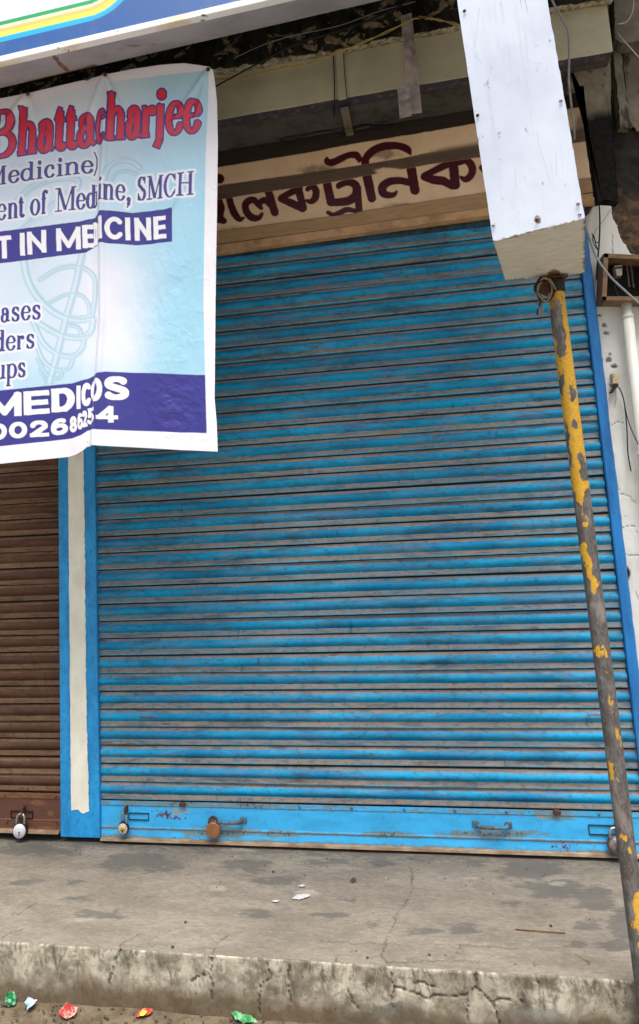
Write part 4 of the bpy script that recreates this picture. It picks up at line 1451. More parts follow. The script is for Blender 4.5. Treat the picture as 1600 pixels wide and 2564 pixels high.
    over((58, 52, 142), 1 - sstep(2.4, 3.6, q))
    over((96, 70, 160), (1 - sstep(-1.2, 1.4, q)) * .6)
    over((226, 44, 62), 1 - sstep(-1.6, .3, q))
    q = f_white.sample(x, y)
    inn = np.maximum(m, m2)
    over((46, 42, 92), (1 - sstep(.4, 1.6, q)) * inn)
    over((250, 248, 252), (1 - sstep(-.5, .6, q)) * inn)
    over((40, 36, 40), 1 - sstep(.8, 1.6, np.hypot(x - 222, y - 1108)))
    return grid(P, None, {'ink': s2l(c) * .80}), d


BAN_Y = -.69
M = Mat('flex_banner_print', .26, spec=.6)
ink = M.attr('ink', True)
n = M.noise(M.world(), 240, 3, .6)
d_ = M.noise(M.world(), 9, 5, .6)
M.col(M.mix(M.mul(M.rg(d_, .55, .8), .10), ink, lin(150, 142, 132)))
M.bump(n, .05, .0006)
ban = thing('banner', 'glossy printed vinyl banner with red name lettering hung over the two shop fronts', 'banner', tuple(onY(230, 1118, BAN_Y)))
bme, _ = banner()
sheet = add('printed_sheet', bme, M.m, ban)
sol = sheet.modifiers.new('thickness', 'SOLIDIFY')
sol.thickness = .0008
sol.offset = 1
for x_, y_ in ((521, 174), (263, 187), (70, 235)):
    p = onY(x_, y_, BAN_Y - .012)
    add('eyelet', lathe([(.0085, 0), (.0085, .002), (.004, .003), (.001, .0028)], 12), RUSTY, ban, tuple(p), ROT_OUT)

# ================================================================== big illuminated fascia sign, top left
FY, BY_ = -.92, -.70
fa, fb = onY(0, 160, FY), onY(650, 11, FY)
ba, bb = onY(0, 222, BY_), onY(960, 1, BY_)
sl_f = (fb[2] - fa[2]) / (fb[0] - fa[0])
sl_b = (bb[2] - ba[2]) / (bb[0] - ba[0])


def zf(x): return fa[2] + sl_f * (x - fa[0])
def zbk(x): return ba[2] + sl_b * (x - ba[0])


SX0, SX1 = -2.4, 2.25
big = thing('fascia_sign', 'large blue fascia sign with rainbow stripes above the banner', 'sign', (.2, FY, zf(.2)))


def big_face():
    xs = np.linspace(SX0, SX1, 760)
    ts = np.linspace(0, 1, 150)
    X_, T_ = np.meshgrid(xs, ts)
    Z = zf(X_) + .02 + (1 - T_) * .62
    P = np.stack([X_, np.full_like(X_, FY) - .002, Z], -1)
    px, py = pr(P)
    outer = smooth_pts([(-700, 274), (-400, 202), (0, 106), (150, 70), (222, 53), (252, 43), (280, 27), (302, 8), (318, -12), (330, -40), (338, -80), (348, -160), (360, -300), (372, -460)], 6)
    d_ = polydist(px, py, [[tuple(q) for q in outer]])
    poly = [tuple(q) for q in outer] + [(372, -3000), (-3000, -3000), (-3000, 820)]
    sgn_ = poly_sd(px, py, poly) < 0
    sd_ = np.where(sgn_, d_, -d_)
    c = np.empty(px.shape + (3,))
    c[:] = (40, 88, 152)

    def over(col, m): c[:] = c + (np.array(col, float) - c) * np.clip(m, 0, 1)[..., None]
    over((26, 172, 240), sstep(-.7, .7, sd_))
    over((236, 232, 84), sstep(-.7, .7, sd_ - 12))
    over((238, 190, 104), sstep(20, 27, sd_))
    over((244, 236, 196), sstep(30, 36, sd_))
    over((20, 160, 100), sstep(-.7, .7, sd_ - 40))
    over((240, 236, 226), sstep(-.7, .7, sd_ - 51))
    drip = sstep(.62, .8, fbm(px / 3.2, py / 90, 181)) * sstep(.48, .62, fbm(px / 60, py / 200 + 4, 183))
    over((160, 176, 196), drip * .5 * (sd_ < 12))
    return grid(P, {'low': T_}, {'ink': s2l(c)})


M = Mat('fascia_sign_print', .4, spec=.45)
ink = M.attr('ink', True)
w = M.world()
n = M.noise(M.scale(w, (1, 1, .4)), 14, 6, .65)
n2 = M.noise(M.scale(w, (1, 1, 6)), 9, 6, .7)
b = M.mix(M.mul(M.rg(n, .5, .8), .25), ink, lin(120, 124, 130))
b = M.mix(M.rg(M.add(M.attr('low'), M.mul(M.sub(n2, .5), .06)), .982, .995), b, M.mix(M.rg(n2, .42, .55), lin(50, 52, 60), lin(120, 124, 134)))
M.col(b)
add('printed_face', big_face(), M.m, big)
M = Mat('chipped_white_trim', .5, spec=.4)
w = M.world()
n = M.noise(M.scale(w, (1, 1, 2)), 22, 6, .7)
n2 = M.noise(w, 4, 4, .5)
b = M.mix(M.mul(M.rg(n2, .5, .62), .6), lin(240, 240, 236), lin(214, 184, 132))
b = M.mix(M.rg(n, .62, .67), b, lin(70, 52, 40))
M.col(b)
TRIM = M.m
add('edge_trim', hexa([(SX0, FY - .010, zf(SX0)), (SX1, FY - .010, zf(SX1)), (SX1, FY + .02, zf(SX1)), (SX0, FY + .02, zf(SX0)),
                       (SX0, FY - .010, zf(SX0) + .024), (SX1, FY - .010, zf(SX1) + .024), (SX1, FY + .02, zf(SX1) + .024), (SX0, FY + .02, zf(SX0) + .024)], .002), TRIM, big)
M = Mat('grey_sheet_soffit', .7, spec=.3)
w = M.world()
n1, n2, n3 = M.noise(w, 5, 5, .6), M.noise(w, 40, 6, .7), M.noise(M.scale(w, (1, 3, 1)), 16, 6, .7)
b = M.mix(M.rg(n1, .35, .65), lin(176, 173, 178), lin(158, 155, 160))
b = M.mix(M.mul(M.rg(n2, .6, .75), .4), b, lin(110, 104, 100))
ru = M.rg(M.add(M.attr('rust'), M.mul(M.sub(n3, .5), 1.3)), .42, .72)
b = M.mix(M.mul(ru, .9), b, M.mix(M.rg(n2, .4, .6), lin(150, 96, 52), lin(96, 56, 38)))
M.col(b)
M.bump(n2, .1, .002)


def soffit():
    xs = np.linspace(SX0, SX1, 420)
    ts = np.linspace(0, 1, 40)
    X_, T_ = np.meshgrid(xs, ts)
    P = np.stack([X_, FY + .004 + (BY_ - FY - .004) * T_, zf(X_) + .0025 + (zbk(X_) - zf(X_)) * T_ + .002 * (fbm(X_ * 4, T_ * 3, 187) - .5)], -1)
    px, py = pr(P)
    r = np.maximum(1 - sstep(2, 9, polydist(px, py, [[(136, 143), (155, 165), (175, 182)]])), .85 * (1 - sstep(1, 7, polydist(px, py, [[(10, 222), (110, 196), (180, 180), (240, 163)]]))))
    r = np.maximum(r, blobs(px, py, [(340, 114, 40, 5, .6), (385, 112, 12, 4, .8), (300, 125, 30, 5, .5), (440, 110, 30, 4, .4)]) * .9)
    return grid(P, {'rust': r})


add('soffit_sheet', soffit(), M.m, big)
add('sign_box', hexa([(SX0, FY + .004, zf(SX0) + .03), (SX1, FY + .004, zf(SX1) + .03), (SX1, BY_, zbk(SX1) + .01), (SX0, BY_, zbk(SX0) + .01),
                      (SX0, FY + .004, zf(SX0) + .66), (SX1, FY + .004, zf(SX1) + .66), (SX1, BY_, zf(SX1) + .66), (SX0, BY_, zf(SX0) + .66)]), DARKIRON, big)

# ================================================================== sheet metal box on the yellow pole
BZ = 1.985
FL, FR, BL, BR = (onZ(x, y, BZ) for x, y in ((1235, 605), (1465, 547), (1265, 702), (1465, 684)))
BH = 1.35
leanv = np.array([-.046, 0.004, 1.0])


def up(p, h): return np.array(p) + leanv * h


M = Mat('white_sheet_metal', .42, .0, .5)
w = M.world()
n1, n2, n3 = M.noise(w, 3.2, 4, .5), M.noise(M.scale(w, (1, 1, .6)), 60, 6, .7), M.noise(M.scale(w, (6, 6, .5)), 8, 5, .7)
_, _, wz = M.xyz(w)
b = M.mix(M.rg(n1, .35, .7), lin(208, 216, 229), lin(190, 199, 214))
b = M.mix(M.mul(M.rg(n2, .63, .70), .55), b, lin(96, 94, 98))
b = M.mix(M.mul(M.rg(n3, .66, .70), .4), b, lin(116, 116, 126))
b = M.mix(M.attr('scr'), b, lin(120, 122, 130))
stk = M.noise(M.scale(w, (20, 20, .6)), 3.0, 6, .7)
b = M.mix(M.mul(M.rg(stk, .55, .72), .28), b, lin(150, 148, 146))
ed = M.attr('rim')
b = M.mix(M.mul(M.rg(M.add(ed, M.mul(M.sub(n2, .5), 1.4)), .62, .85), .9), b, M.mix(M.rg(n2, .4, .6), lin(176, 150, 112), lin(92, 62, 46)))
M.col(b)
M.bump(M.add(n1, M.mul(n2, .05)), .2, .010)
WHITEM = M.m


def panel(a, b_, h, nx, ny, bulge, seed, rimf=True):
    """slightly dented sheet between the foot points a and b_, raised by h"""
    s, t = np.meshgrid(np.linspace(0, 1, nx), np.linspace(0, 1, ny))
    a, b_ = np.array(a), np.array(b_)
    P = a + (b_ - a) * s[..., None] + leanv * (t * h)[..., None]
    nrm = np.cross(b_ - a, leanv)
    nrm /= np.linalg.norm(nrm)
    P = P + nrm * (bulge * .5 * (fbm(s * 2, t * 5, seed) - .5) * np.sin(np.pi * s) + .0006 * (fbm(s * 8, t * 30, seed + 5) - .5))[..., None]
    # wavy cut edges
    P[:, 0] += (b_ - a) / np.linalg.norm(b_ - a) * (.0016 * (fbm(t[:, 0] * 40, t[:, 0] * 0, seed + 1) - .5))[:, None]
    P[:, -1] += (b_ - a) / np.linalg.norm(b_ - a) * (.0026 * (fbm(t[:, 0] * 60, t[:, 0] * 0, seed + 2) - .5))[:, None]
    rim = np.maximum(.8 * (1 - sstep(0, .012, t * h / 1.0)), .6 * (1 - sstep(0, .03, np.minimum(s, 1 - s))))
    rim = np.maximum(rim, (1 - sstep(.3, 1.4, ell(s, t * h, .52, .030, .06, .016))))
    px, py = pr(P)
    sc_ = polydist(px + 3 * (fbm(px / 9, py / 30, 231) - .5), py, [[(1200, 20), (1188, 120)], [(1290, 420), (1291, 470)], [(1345, 330), (1350, 365), (1366, 415), (1375, 452)], [(1255, 0), (1262, 60)],
                                   [(1180, 120), (1206, 160)], [(1270, 215), (1282, 205)], [(1300, 190), (1301, 205)], [(1392, 380), (1394, 440)], [(1325, 150), (1340, 160), (1356, 158)], [(1280, 500), (1290, 520)]])
    scr = (1 - sstep(.5, 1.8, sc_)) * .26 * (.4 + .9 * fbm(px / 6, py / 14, 233))
    return grid(P, {'rim': rim, 'scr': scr})


mb = thing('metal_box', 'tall white sheet metal box fixed on top of the yellow and grey pole', 'box', tuple((FL + BR) / 2))
add('front_sheet', panel(FL, FR, BH, 130, 560, .010, 201), WHITEM, mb)
add('side_sheet', panel(FR, BR, BH, 20, 60, .004, 203), WHITEM, mb)
add('side_sheet', panel(BL, FL, BH, 20, 60, .004, 205), WHITEM, mb)
add('back_sheet', panel(BR, BL, BH, 12, 40, .004, 207), WHITEM, mb)
M = Mat('weathered_plywood', .8, spec=.25)
w = M.world()
gr = M.noise(M.scale(w, (2.2, 8, 2)), 7, 7, .72, 1.2)
n2 = M.noise(w, 60, 5, .7)
b = M.mix(M.rg(gr, .3, .75), lin(206, 202, 188), lin(182, 177, 162))
b = M.mix(M.mul(M.rg(gr, .64, .74), .5), b, lin(122, 114, 98))
b = M.mix(M.rg(M.add(M.attr('rim'), M.mul(M.sub(gr, .5), 1.5)), .6, .95), b, lin(110, 78, 48))
M.col(b)
M.bump(M.add(gr, n2), .35, .004)


def ply():
    s, t = np.meshgrid(np.linspace(0, 1, 70), np.linspace(0, 1, 40))
    q = [np.array(v) + np.array([0, 0, -.001]) for v in (FL, FR, BL, BR)]
    P = (q[0] * (1 - s)[..., None] + q[1] * s[..., None]) * (1 - t)[..., None] + (q[2] * (1 - s)[..., None] + q[3] * s[..., None]) * t[..., None]
    P[..., 2] += .004 * (fbm(s * 6, t * 6, 209) - .5) + .003
    rim = np.maximum.reduce([.75 * (1 - sstep(0, .16, t)), .8 * sstep(.90, 1, s), .6 * (1 - sstep(0, .05, s)), 1.0 * (1 - sstep(.4, 1.0, ell(s, t, .62, .95, .14, .16)))])
    return grid(P, {'rim': rim})


add('plywood_base', ply(), M.m, mb)
add('top_sheet', hexa([up(FL, BH - .004), up(FR, BH - .004), up(BR, BH - .004), up(BL, BH - .004), up(FL, BH), up(FR, BH), up(BR, BH), up(BL, BH)]), WHITEM, mb)
RIVM = simple('galvanised_rivet', lin(150, 146, 146), .4, .7, .5, .4, 100, .2)
nr = np.cross(FR - FL, leanv)
nr /= np.linalg.norm(nr)
qf = Vector(nr).to_track_quat('Z', 'Y').to_euler()


def on_front(x, y, out=0.004):
    d = ray(x, y)
    t = ((FL - CAM) @ nr) / (d @ nr)
    return CAM + d * t + nr * out


for x_, y_, m_ in ((1164, 30, RUSTY), (1197, 291, RUSTY), (1405, 255, RIVM), (1448, 513, RIVM), (1236, 567, RIVM), (1345, 553, RUSTY), (1452, 540, RIVM)):
    add('rivet', lathe([(.0048, 0), (.0046, .0012), (.0026, .0022), (.0022, .0010), (.001, .0006)], 12), m_, mb, tuple(on_front(x_, y_, .0045)), qf)

# ------------------------------------------------------------------ pole
POLY = PY - .052
pa, pb = onY(1399, 790, POLY), onY(1561, 2060, POLY)
slx = (pb[0] - pa[0]) / (pb[2] - pa[2])
PR_ = .0238


def pole_mesh():
    zs = np.linspace(GZ - .02, BZ - .03, 520)
    th = np.linspace(0, 2 * np.pi, 41)
    Z, TH = np.meshgrid(zs, th, indexing='ij')
    X_ = pa[0] + slx * (Z - pa[2])
    r = PR_ + .0006 * (fbm(TH * 2, Z * 12, 211) - .5)
    P = np.stack([X_ + r * np.cos(TH), POLY + r * np.sin(TH), Z], -1)
    px, py = pr(P)
    xc, yc = pr(np.stack([X_, np.full_like(Z, POLY), Z], -1))
    u = (px - xc) / 22.0
    py0 = py
    u = u + 1.1 * (fbm(px / 16, py / 26, 217, 5) - .5)
    py = py + 46 * (fbm(px / 14, py / 30, 219, 5) - .5)
    yel = np.zeros_like(u)
    front = (np.sin(TH) < .3)
    for (cu, cy, ru, ry, a) in ((.0, 745, 1.3, 30, .9), (.75, 830, .5, 90, 1), (-.85, 900, .35, 60, .8), (.5, 940, .8, 60, 1), (0, 1010, 1.1, 50, 1.1), (0, 1085, 1.1, 45, 1.1), (.0, 1130, 1.2, 45, 1.15), (-.4, 1180, .7, 40, 1.05), (.1, 1212, .9, 14, 1.1),
                             (-.25, 1245, .3, 12, .85), (-.1, 1310, .2, 30, .6), (-.45, 1385, .32, 22, 1.05), (-.1, 1412, .4, 12, 1), (-.1, 1455, .32, 30, .95), (-.3, 1630, .3, 16, .95), (.2, 1632, .2, 14, .8), (.3, 1762, .2, 18, .65),
                             (.55, 1840, .3, 16, .6), (-.55, 1922, .3, 16, 1.05), (-.3, 1955, .18, 14, .6), (-.15, 2092, .24, 8, 1), (.35, 2126, .16, 9, .95), (.7, 2262, .6, 26, 1.1), (.5, 2300, .6, 40, .95), (.8, 2360, .5, 50, .9), (.6, 2420, .5, 50, .8), (.4, 2520, .5, 70, .8)):
        yel = np.maximum(yel, np.clip(1.8 - ell(u, py, cu, cy, ru, ry), 0, 1) * a * (1.0 if cy < 1230 or cy > 2200 else .85))
    for (cu, cy, ru, ry) in ((-.15, 800, .65, 55), (-.3, 870, .5, 30), (.25, 850, .3, 30), (.3, 985, .35, 34), (-.6, 960, .3, 40), (.1, 1060, .4, 16), (.55, 1165, .45, 30), (-.9, 1120, .25, 60), (.4, 1190, .4, 14)):
        yel *= 1 - np.clip(1.5 - ell(u, py, cu, cy, ru, ry), 0, 1)
    back = (fbm(TH * 3, Z * 5, 215) > .55) * 1.0
    yel = np.where(front, yel, back * .8)
    return grid(P, {'yellow': yel})


M = Mat('scraped_pole_paint', .55, .1, .35)
w = M.world()
n1, n2, n3 = M.noise(M.scale(w, (1, 1, .42)), 64, 8, .76, .9), M.noise(w, 140, 5, .7), M.noise(M.scale(w, (1, 1, .5)), 18, 6, .65)
g = M.mix(M.rg(n1, .36, .62), lin(108, 104, 102), lin(72, 68, 66))
g = M.mix(M.mul(M.rg(n3, .52, .66), .7), g, lin(140, 134, 128))
g = M.mix(M.mul(M.rg(n3, .40, .30), .5), g, lin(96, 82, 68))
g = M.mix(M.rg(n1, .66, .72), g, lin(172, 136, 84))
y = M.mix(M.rg(n2, .4, .7), lin(212, 164, 46), lin(184, 142, 56))
y = M.mix(M.mul(M.rg(n2, .64, .70), .8), y, lin(110, 80, 40))
ym = M.rg(M.add(M.attr('yellow'), M.mul(M.sub(n1, .5), 3.2)), .36, .54)
M.col(M.mix(ym, g, y))
M.bump(M.add(M.mul(n1, .6), M.mul(ym, .5)), .45, .002)
pole = thing('pole', 'scraped grey steel pole with flaking yellow paint standing before the step', 'pole', (pa[0] + slx * (GZ - pa[2]), POLY, GZ))
add('pipe', pole_mesh(), M.m, pole)
ptop = np.array([pa[0] + slx * (BZ - pa[2]), POLY, BZ])
add('collar', lathe([(.026, 0), (.029, .004), (.029, .036), (.026, .042)], 24), DARKIRON, pole, (ptop[0], ptop[1], BZ - .052))
add('head_plate', box(ptop[0] - .05, ptop[0] + .036, ptop[1] - .03, ptop[1] + .03, BZ - .010, BZ - .004, .002), RUSTY, pole)
add('bracket', hexa([(ptop[0] - .045, ptop[1] - .02, BZ - .04), (ptop[0] - .02, ptop[1] - .02, BZ - .055), (ptop[0] - .02, ptop[1] + .02, BZ - .055), (ptop[0] - .045, ptop[1] + .02, BZ - .04),
                     (ptop[0] - .055, ptop[1] - .02, BZ - .014), (ptop[0] - .02, ptop[1] - .02, BZ - .014), (ptop[0] - .02, ptop[1] + .02, BZ - .014), (ptop[0] - .055, ptop[1] + .02, BZ - .014)], .002), RUSTY, pole)
# frayed wire wound under the head
WIRE = simple('tarnished_wire', lin(158, 138, 116), .6, .3, .4, .5, 80, .2)
tw = thing('wire_tangle', 'frayed tangle of bare wire hanging at the pole head under the white box', 'wire', tuple(ptop + np.array([-.06, -.03, -.08])))
for k in range(9):
    r_ = random.Random(40 + k)
    pts = []
    y0 = POLY - .03
    for i in range(9):
        t = i / 8
        if k < 6:                                             # loops
            an = t * 2 * math.pi * .85 + k
            pts.append((1366 + r_.uniform(-4, 4) + 25 * math.cos(an) * (1 - .05 * k), 726 + 28 * math.sin(an) + r_.uniform(-3, 3), y0 - .012 * math.sin(an * 1.3 + k)))
        else:                                                 # hanging end
            pts.append((1352 + 4 * math.sin(t * 6 + k * 2) + 3 * (k - 7), 738 + 52 * t + r_.uniform(-2, 2), y0 + .004 * math.cos(t * 12 + k)))
    q_ = [onY(*p) for p in pts]
    add('strand', tube(smooth_pts(q_, 3), .0026, 5), WIRE if k % 3 else DARKIRON, tw)

# ================================================================== brackets, trunking, wires
STRAP = simple('flaking_strap_paint', lin(176, 166, 162), .7, .0, .3, .45, 34, .4, lin(96, 84, 76))
br = thing('hanging_bracket', 'bent steel strap bracket hanging under the canopy in front of the olive beam', 'bracket', tuple(onY(1030, 280, -.36)))
ya, yb_ = -.40, -.36
t0, t1, b0, b1 = onY(1003, 40, ya), onY(1030, 32, ya), onY(1024, 284, yb_), onY(1056, 281, yb_)
off = np.array([.002, .006, 0])
add('strap', hexa([b0, b1, b1 + off, b0 + off, t0, t1, t1 + off, t0 + off]), STRAP, br)
f0, f1, f2, f3 = (onY(x_, y_, -.50) for x_, y_ in ((994, 213), (1026, 208), (1029, 243), (997, 250)))
dk = np.array([.008, .15, .012])
add('foot', hexa([f3, f2, f2 + dk, f3 + dk, f0, f1, f1 + dk, f0 + dk], .001), STRAP, br)
# cable trunking on the beam
tr = thing('cable_trunking', 'olive painted cable trunking strip running down the olive beam', 'trunking', tuple(onY(850, 250, -.29)))
c0, c1, c2, c3 = onY(838, 110, -.287), onY(858, 107, -.287), onY(868, 248, -.287), onY(848, 252, -.287)
oo = np.array([0, -.009, 0])
add('cover', hexa([c3 + oo, c2 + oo, c2, c3, c0 + oo, c1 + oo, c1, c0], .001), OLIVE, tr)
d0_, d1_ = np.array([c3[0] + .004, -.262, c3[2] - .016]), np.array([c2[0] + .004, -.262, c2[2] - .016])
add('elbow', hexa([d0_ + [0, 0, -.02], d1_ + [0, 0, -.02], d1_ + [0.012, .20, -.02], d0_ + [.012, .20, -.02], d0_, d1_, d1_ + [.012, .20, 0], d0_ + [.012, .20, 0]], .002), CEMENT, tr)


def wire(name, label, pts, r, m, cat='cable', group=None, smooth=5, kids=()):
    """pts are (picture x, picture y, depth)"""
    P = smooth_pts([onY(*p) for p in pts], smooth)
    o = add(name, tube(P, r, 6), m)
    return tag(o, label, cat, group)


BLACKW = simple('black_cable', lin(26, 25, 25), .5, 0, .4, .3, 60, .1)
GREYW = simple('grey_cable', lin(150, 152, 156), .5, 0, .4, .3, 60, .1)
PALEW = simple('pale_cable', lin(196, 186, 176), .55, 0, .4, .3, 60, .1)
YELW = simple('yellow_wire', lin(184, 158, 84), .5, 0, .4, .35, 60, .1)
yw = thing('yellow_wire', 'twisted yellow wire pair sagging along the canopy edge', 'wire', tuple(onY(800, 150, -.42)))
base = smooth_pts([onY(*p) for p in ((430, 210, -.37), (545, 199, -.39), (620, 193, -.40), (700, 170, -.41), (760, 164, -.41), (850, 130, -.42), (960, 84, -.42), (1040, 46, -.42), (1072, 46, -.42), (1100, 50, -.42), (1165, 68, -.42), (1250, 110, -.42))], 10)
for ph in (0, math.pi):
    q_ = [p + np.array([0, .0030 * math.cos(k * .55 + ph), .0034 * math.sin(k * .55 + ph)]) for k, p in enumerate(base)]
    add('strand', tube(q_, .0023, 6), YELW, yw)
wire('black_cable', 'black cable rising from the banner corner to the canopy', [(500, 240, -.36), (548, 212, -.40), (640, 162, -.42), (740, 112, -.43), (860, 74, -.43), (960, 36, -.43), (1040, -8, -.43)], .0034, BLACKW, group='cables under the canopy')
wire('grey_wire', 'thin grey wire strung just under the fascia sign', [(585, 146, -.37), (660, 112, -.41), (740, 88, -.43), (850, 64, -.43), (950, 28, -.43), (1040, 4, -.43)], .0016, GREYW, 'wire', 'cables under the canopy')
wire('black_wire', 'black wire hanging beside the trunking strip on the olive beam', [(832, 100, -.30), (836, 170, -.30), (838, 236, -.30), (836, 270, -.26), (838, 310, -.08), (832, 330, -.08)], .0026, BLACKW, 'wire', 'cables under the canopy')
wire('black_wire', 'thin dark wire along the right side of the trunking strip', [(858, 100, -.297), (862, 170, -.297), (868, 240, -.297), (872, 262, -.25), (874, 300, -.10)], .0015, BLACKW, 'wire', 'cables under the canopy')
wire('black_wire', 'short dark wire loop dropping from canopy beside the bracket', [(1050, -10, -.43), (1062, 10, -.43), (1070, 40, -.43), (1060, 46, -.43), (1030, 40, -.42)], .0018, BLACKW, 'wire', 'cables under the canopy')
wire('black_hook', 'short black hook over the top edge of the banner', [(236, 182, -.72), (230, 190, -.72), (222, 197, -.72), (214, 199, -.72), (211, 195, -.72)], .0042, BLACKW, 'hook')
# black plastic rag on top of the signboard
M = Mat('black_plastic', .45, spec=.4)
n = M.noise(M.world(), 40, 5, .7)
M.col(M.mix(M.rg(n, .4, .7), lin(22, 22, 24), lin(40, 40, 44)))
M.bump(n, .5, .006)
s, t = np.meshgrid(np.linspace(0, 1, 50), np.linspace(0, 1, 12))
rx = 700 + 310 * s
mid = np.interp(rx, [700, 780, 830, 880, 930, 1010], [352, 330, 318, 314, 312, 312])
hw = np.interp(rx, [700, 760, 800, 850, 900, 940, 1010], [2, 4, 8, 12, 11, 6, 1.5])
P = onYs(rx, mid + (t - .5) * 2 * hw + 3 * (fbm(rx / 20, t * 2, 221) - .5), np.full_like(s, SY - .03))
P[..., 1] -= .02 * (fbm(s * 14, t * 3, 223) - .5)
o = add('plastic_rag', grid(P), M.m)
sm = o.modifiers.new('thickness', 'SOLIDIFY')
sm.thickness = .002
tag(o, 'crumpled black plastic rag lying along the top of the signboard', 'rag')
wire('grey_cable', 'grey cable hanging straight beside the upper right edge of the white box', [(1370, -30, -.5), (1388, 12, -.45), (1410, 50, -.40), (1423, 82, -.38), (1425, 140, -.36), (1424, 200, -.33), (1430, 260, -.28), (1437, 310, -.22), (1439, 350, -.16)], .0042, GREYW, group='cables by the pillar')
wire('grey_cable', 'grey cable slanting across the open meter box', [(1466, 560, -.30), (1472, 585, -.25), (1484, 622, -.18), (1500, 655, -.16), (1530, 695, -.15), (1565, 728, -.14), (1600, 758, -.14), (1680, 815, -.12)], .0040, GREYW, group='cables by the pillar')
wire('black_cable', 'black cable dropping straight down the limewashed pillar', [(1488, 285, .05), (1496, 400, .02), (1500, 500, -.01), (1502, 560, -.02), (1500, 610, -.02), (1496, 660, -.02), (1494, 700, -.02)], .0036, BLACKW, group='cables by the pillar')
wire('black_wire', 'knotted black wire loops hanging beside the pillar cable', [(1482, 584, -.02), (1488, 598, -.03), (1494, 618, -.03), (1499, 628, -.03), (1490, 616, -.035), (1484, 600, -.03), (1486, 588, -.03), (1492, 606, -.03), (1500, 606, -.03)], .0018, BLACKW, 'wire', 'cables by the pillar')
wire('thin_wire', 'thin dark wire slanting down the bare plaster above the meter box', [(1530, 522, 0), (1516, 545, -.01), (1500, 566, -.01), (1486, 586, -.01)], .0008, BLACKW, 'wire', 'cables by the pillar')
wire('white_cable', 'white cable loop in the top right corner', [(1588, -20, -.12), (1585, 20, -.12), (1578, 42, -.11), (1566, 56, -.10), (1546, 61, -.10)], .0028, PALEW, group='cables by the pillar')
wire('white_cable', 'white cable slanting to the right under the neighbour slab', [(1543, 80, -.10), (1560, 100, -.12), (1580, 122, -.12), (1602, 146, -.12), (1660, 200, -.12)], .0024, PALEW, group='cables by the pillar')
wire('brown_wire', 'dark brown wires twisting down beside the white conduit pipe', [(1533, 968, -.01), (1546, 968, -.02), (1553, 976, -.02), (1562, 1002, -.02), (1567, 1040, -.02), (1570, 1080, -.015), (1571, 1110, -.015), (1573, 1140, -.015), (1580, 1180, -.015)], .0026, BLACKW, 'wire', 'cables by the pillar')
wire('brown_wire', 'thin wire crossing the white conduit pipe', [(1562, 1002, -.02), (1572, 1050, -.045), (1585, 1085, -.05), (1596, 1108, -.05), (1606, 1130, -.05)], .0018, BLACKW, 'wire', 'cables by the pillar')
# conduit pipe with saddle
M = Mat('white_conduit', .5, spec=.4)
w = M.world()
n1, n2 = M.noise(M.scale(w, (1, 1, .3)), 20, 5, .65), M.noise(w, 80, 4, .7)
_, _, wz = M.xyz(w)
b = M.mix(M.rg(n1, .4, .75), lin(224, 224, 214), lin(206, 204, 190))
b = M.mix(M.mul(M.rg(n2, .66, .72), .5), b, lin(120, 112, 98))
M.col(b)
cp0, cp1 = onY(1568, 757, -.040), onY(1604, 1090, -.040)
pv = (cp1 - cp0) / np.linalg.norm(cp1 - cp0)
cond = thing('conduit_pipe', 'white plastic conduit pipe running down the pillar from the meter box', 'pipe', tuple(cp1 + pv * 1.6))
pv = np.array([(cp1[0] - cp0[0]) / (cp0[2] - cp1[2]) * 0 - .012, 0, -1.0])
add('pipe', tube([cp0, cp0 + pv * .7, cp0 + pv * 1.5, cp0 + pv * 2.2], .0205, 18), M.m, cond)
for zz in (.06, .62, 1.3):
    q = cp0 + pv * zz
    add('saddle', tube([q + np.array([-.001, 0, .008]), q + np.array([0, 0, -.008])], .0218, 18), M.m, cond)
# open meter box, tilted
mt = thing('meter_box', 'open brown wooden meter box hanging crooked on the pillar', 'box', tuple(onY(1560, 745, -.03)))
M = Mat('meter_box_wood', .6, spec=.35)
n = M.noise(M.scale(M.world(), (2, 2, 9)), 9, 6, .7)
M.col(M.mix(M.rg(n, .35, .7), lin(128, 100, 68), lin(84, 64, 46)))
MW = M.m
yy, yk = -.085, .0
tl, bl = np.array([1512, 634.]), np.array([1507, 752.])
tr_, br_ = np.array([1640, 640.]), np.array([1640, 752.])


def mbar(p, q, w0, name):
    """frame rail between picture points p and q, w0 the inward picture offset"""
    p, q, w0 = np.array(p, float), np.array(q, float), np.array(w0, float)
    a_, b_, c_, d_ = onY(*p, yy), onY(*q, yy), onY(*(q + w0), yy), onY(*(p + w0), yy)
    bk_ = np.array([0, yk - yy, 0])
    return add(name, hexa([a_, b_, b_ + bk_, a_ + bk_, d_, c_, c_ + bk_, d_ + bk_], .001), MW, mt)


mbar(tl, bl, (12, 0), 'side_rail')
mbar(tl, tr_, (0, 11), 'top_rail')
mbar(bl, br_, (0, -10), 'bottom_rail')
mbar(tr_, br_, (-10, 0), 'side_rail')
q = [onY(*p, -.006) for p in ((1512, 750), (1638, 752), (1638, 640), (1514, 640))]
add('back_board', hexa([q[0], q[1], q[1] + [0, .004, 0], q[0] + [0, .004, 0], q[3], q[2], q[2] + [0, .004, 0], q[3] + [0, .004, 0]]), simple('black_board', lin(34, 30, 26), .9, 0, .2, .4, 30, .3), mt)  # board inside the box, near black all over
CER = simple('ivory_porcelain', lin(196, 186, 166), .35, 0, .5, .3, 40, .1)
fz = onY(1547, 680, -.03)
fu = add('fuse_carrier', hexa([fz + v for v in ([-.010, -.015, -.022], [.010, -.015, -.022], [.012, .02, -.022], [-.012, .02, -.022], [-.016, -.015, .022], [.016, -.015, .022], [.016, .02, .022], [-.016, .02, .022])], .002), CER, mt)
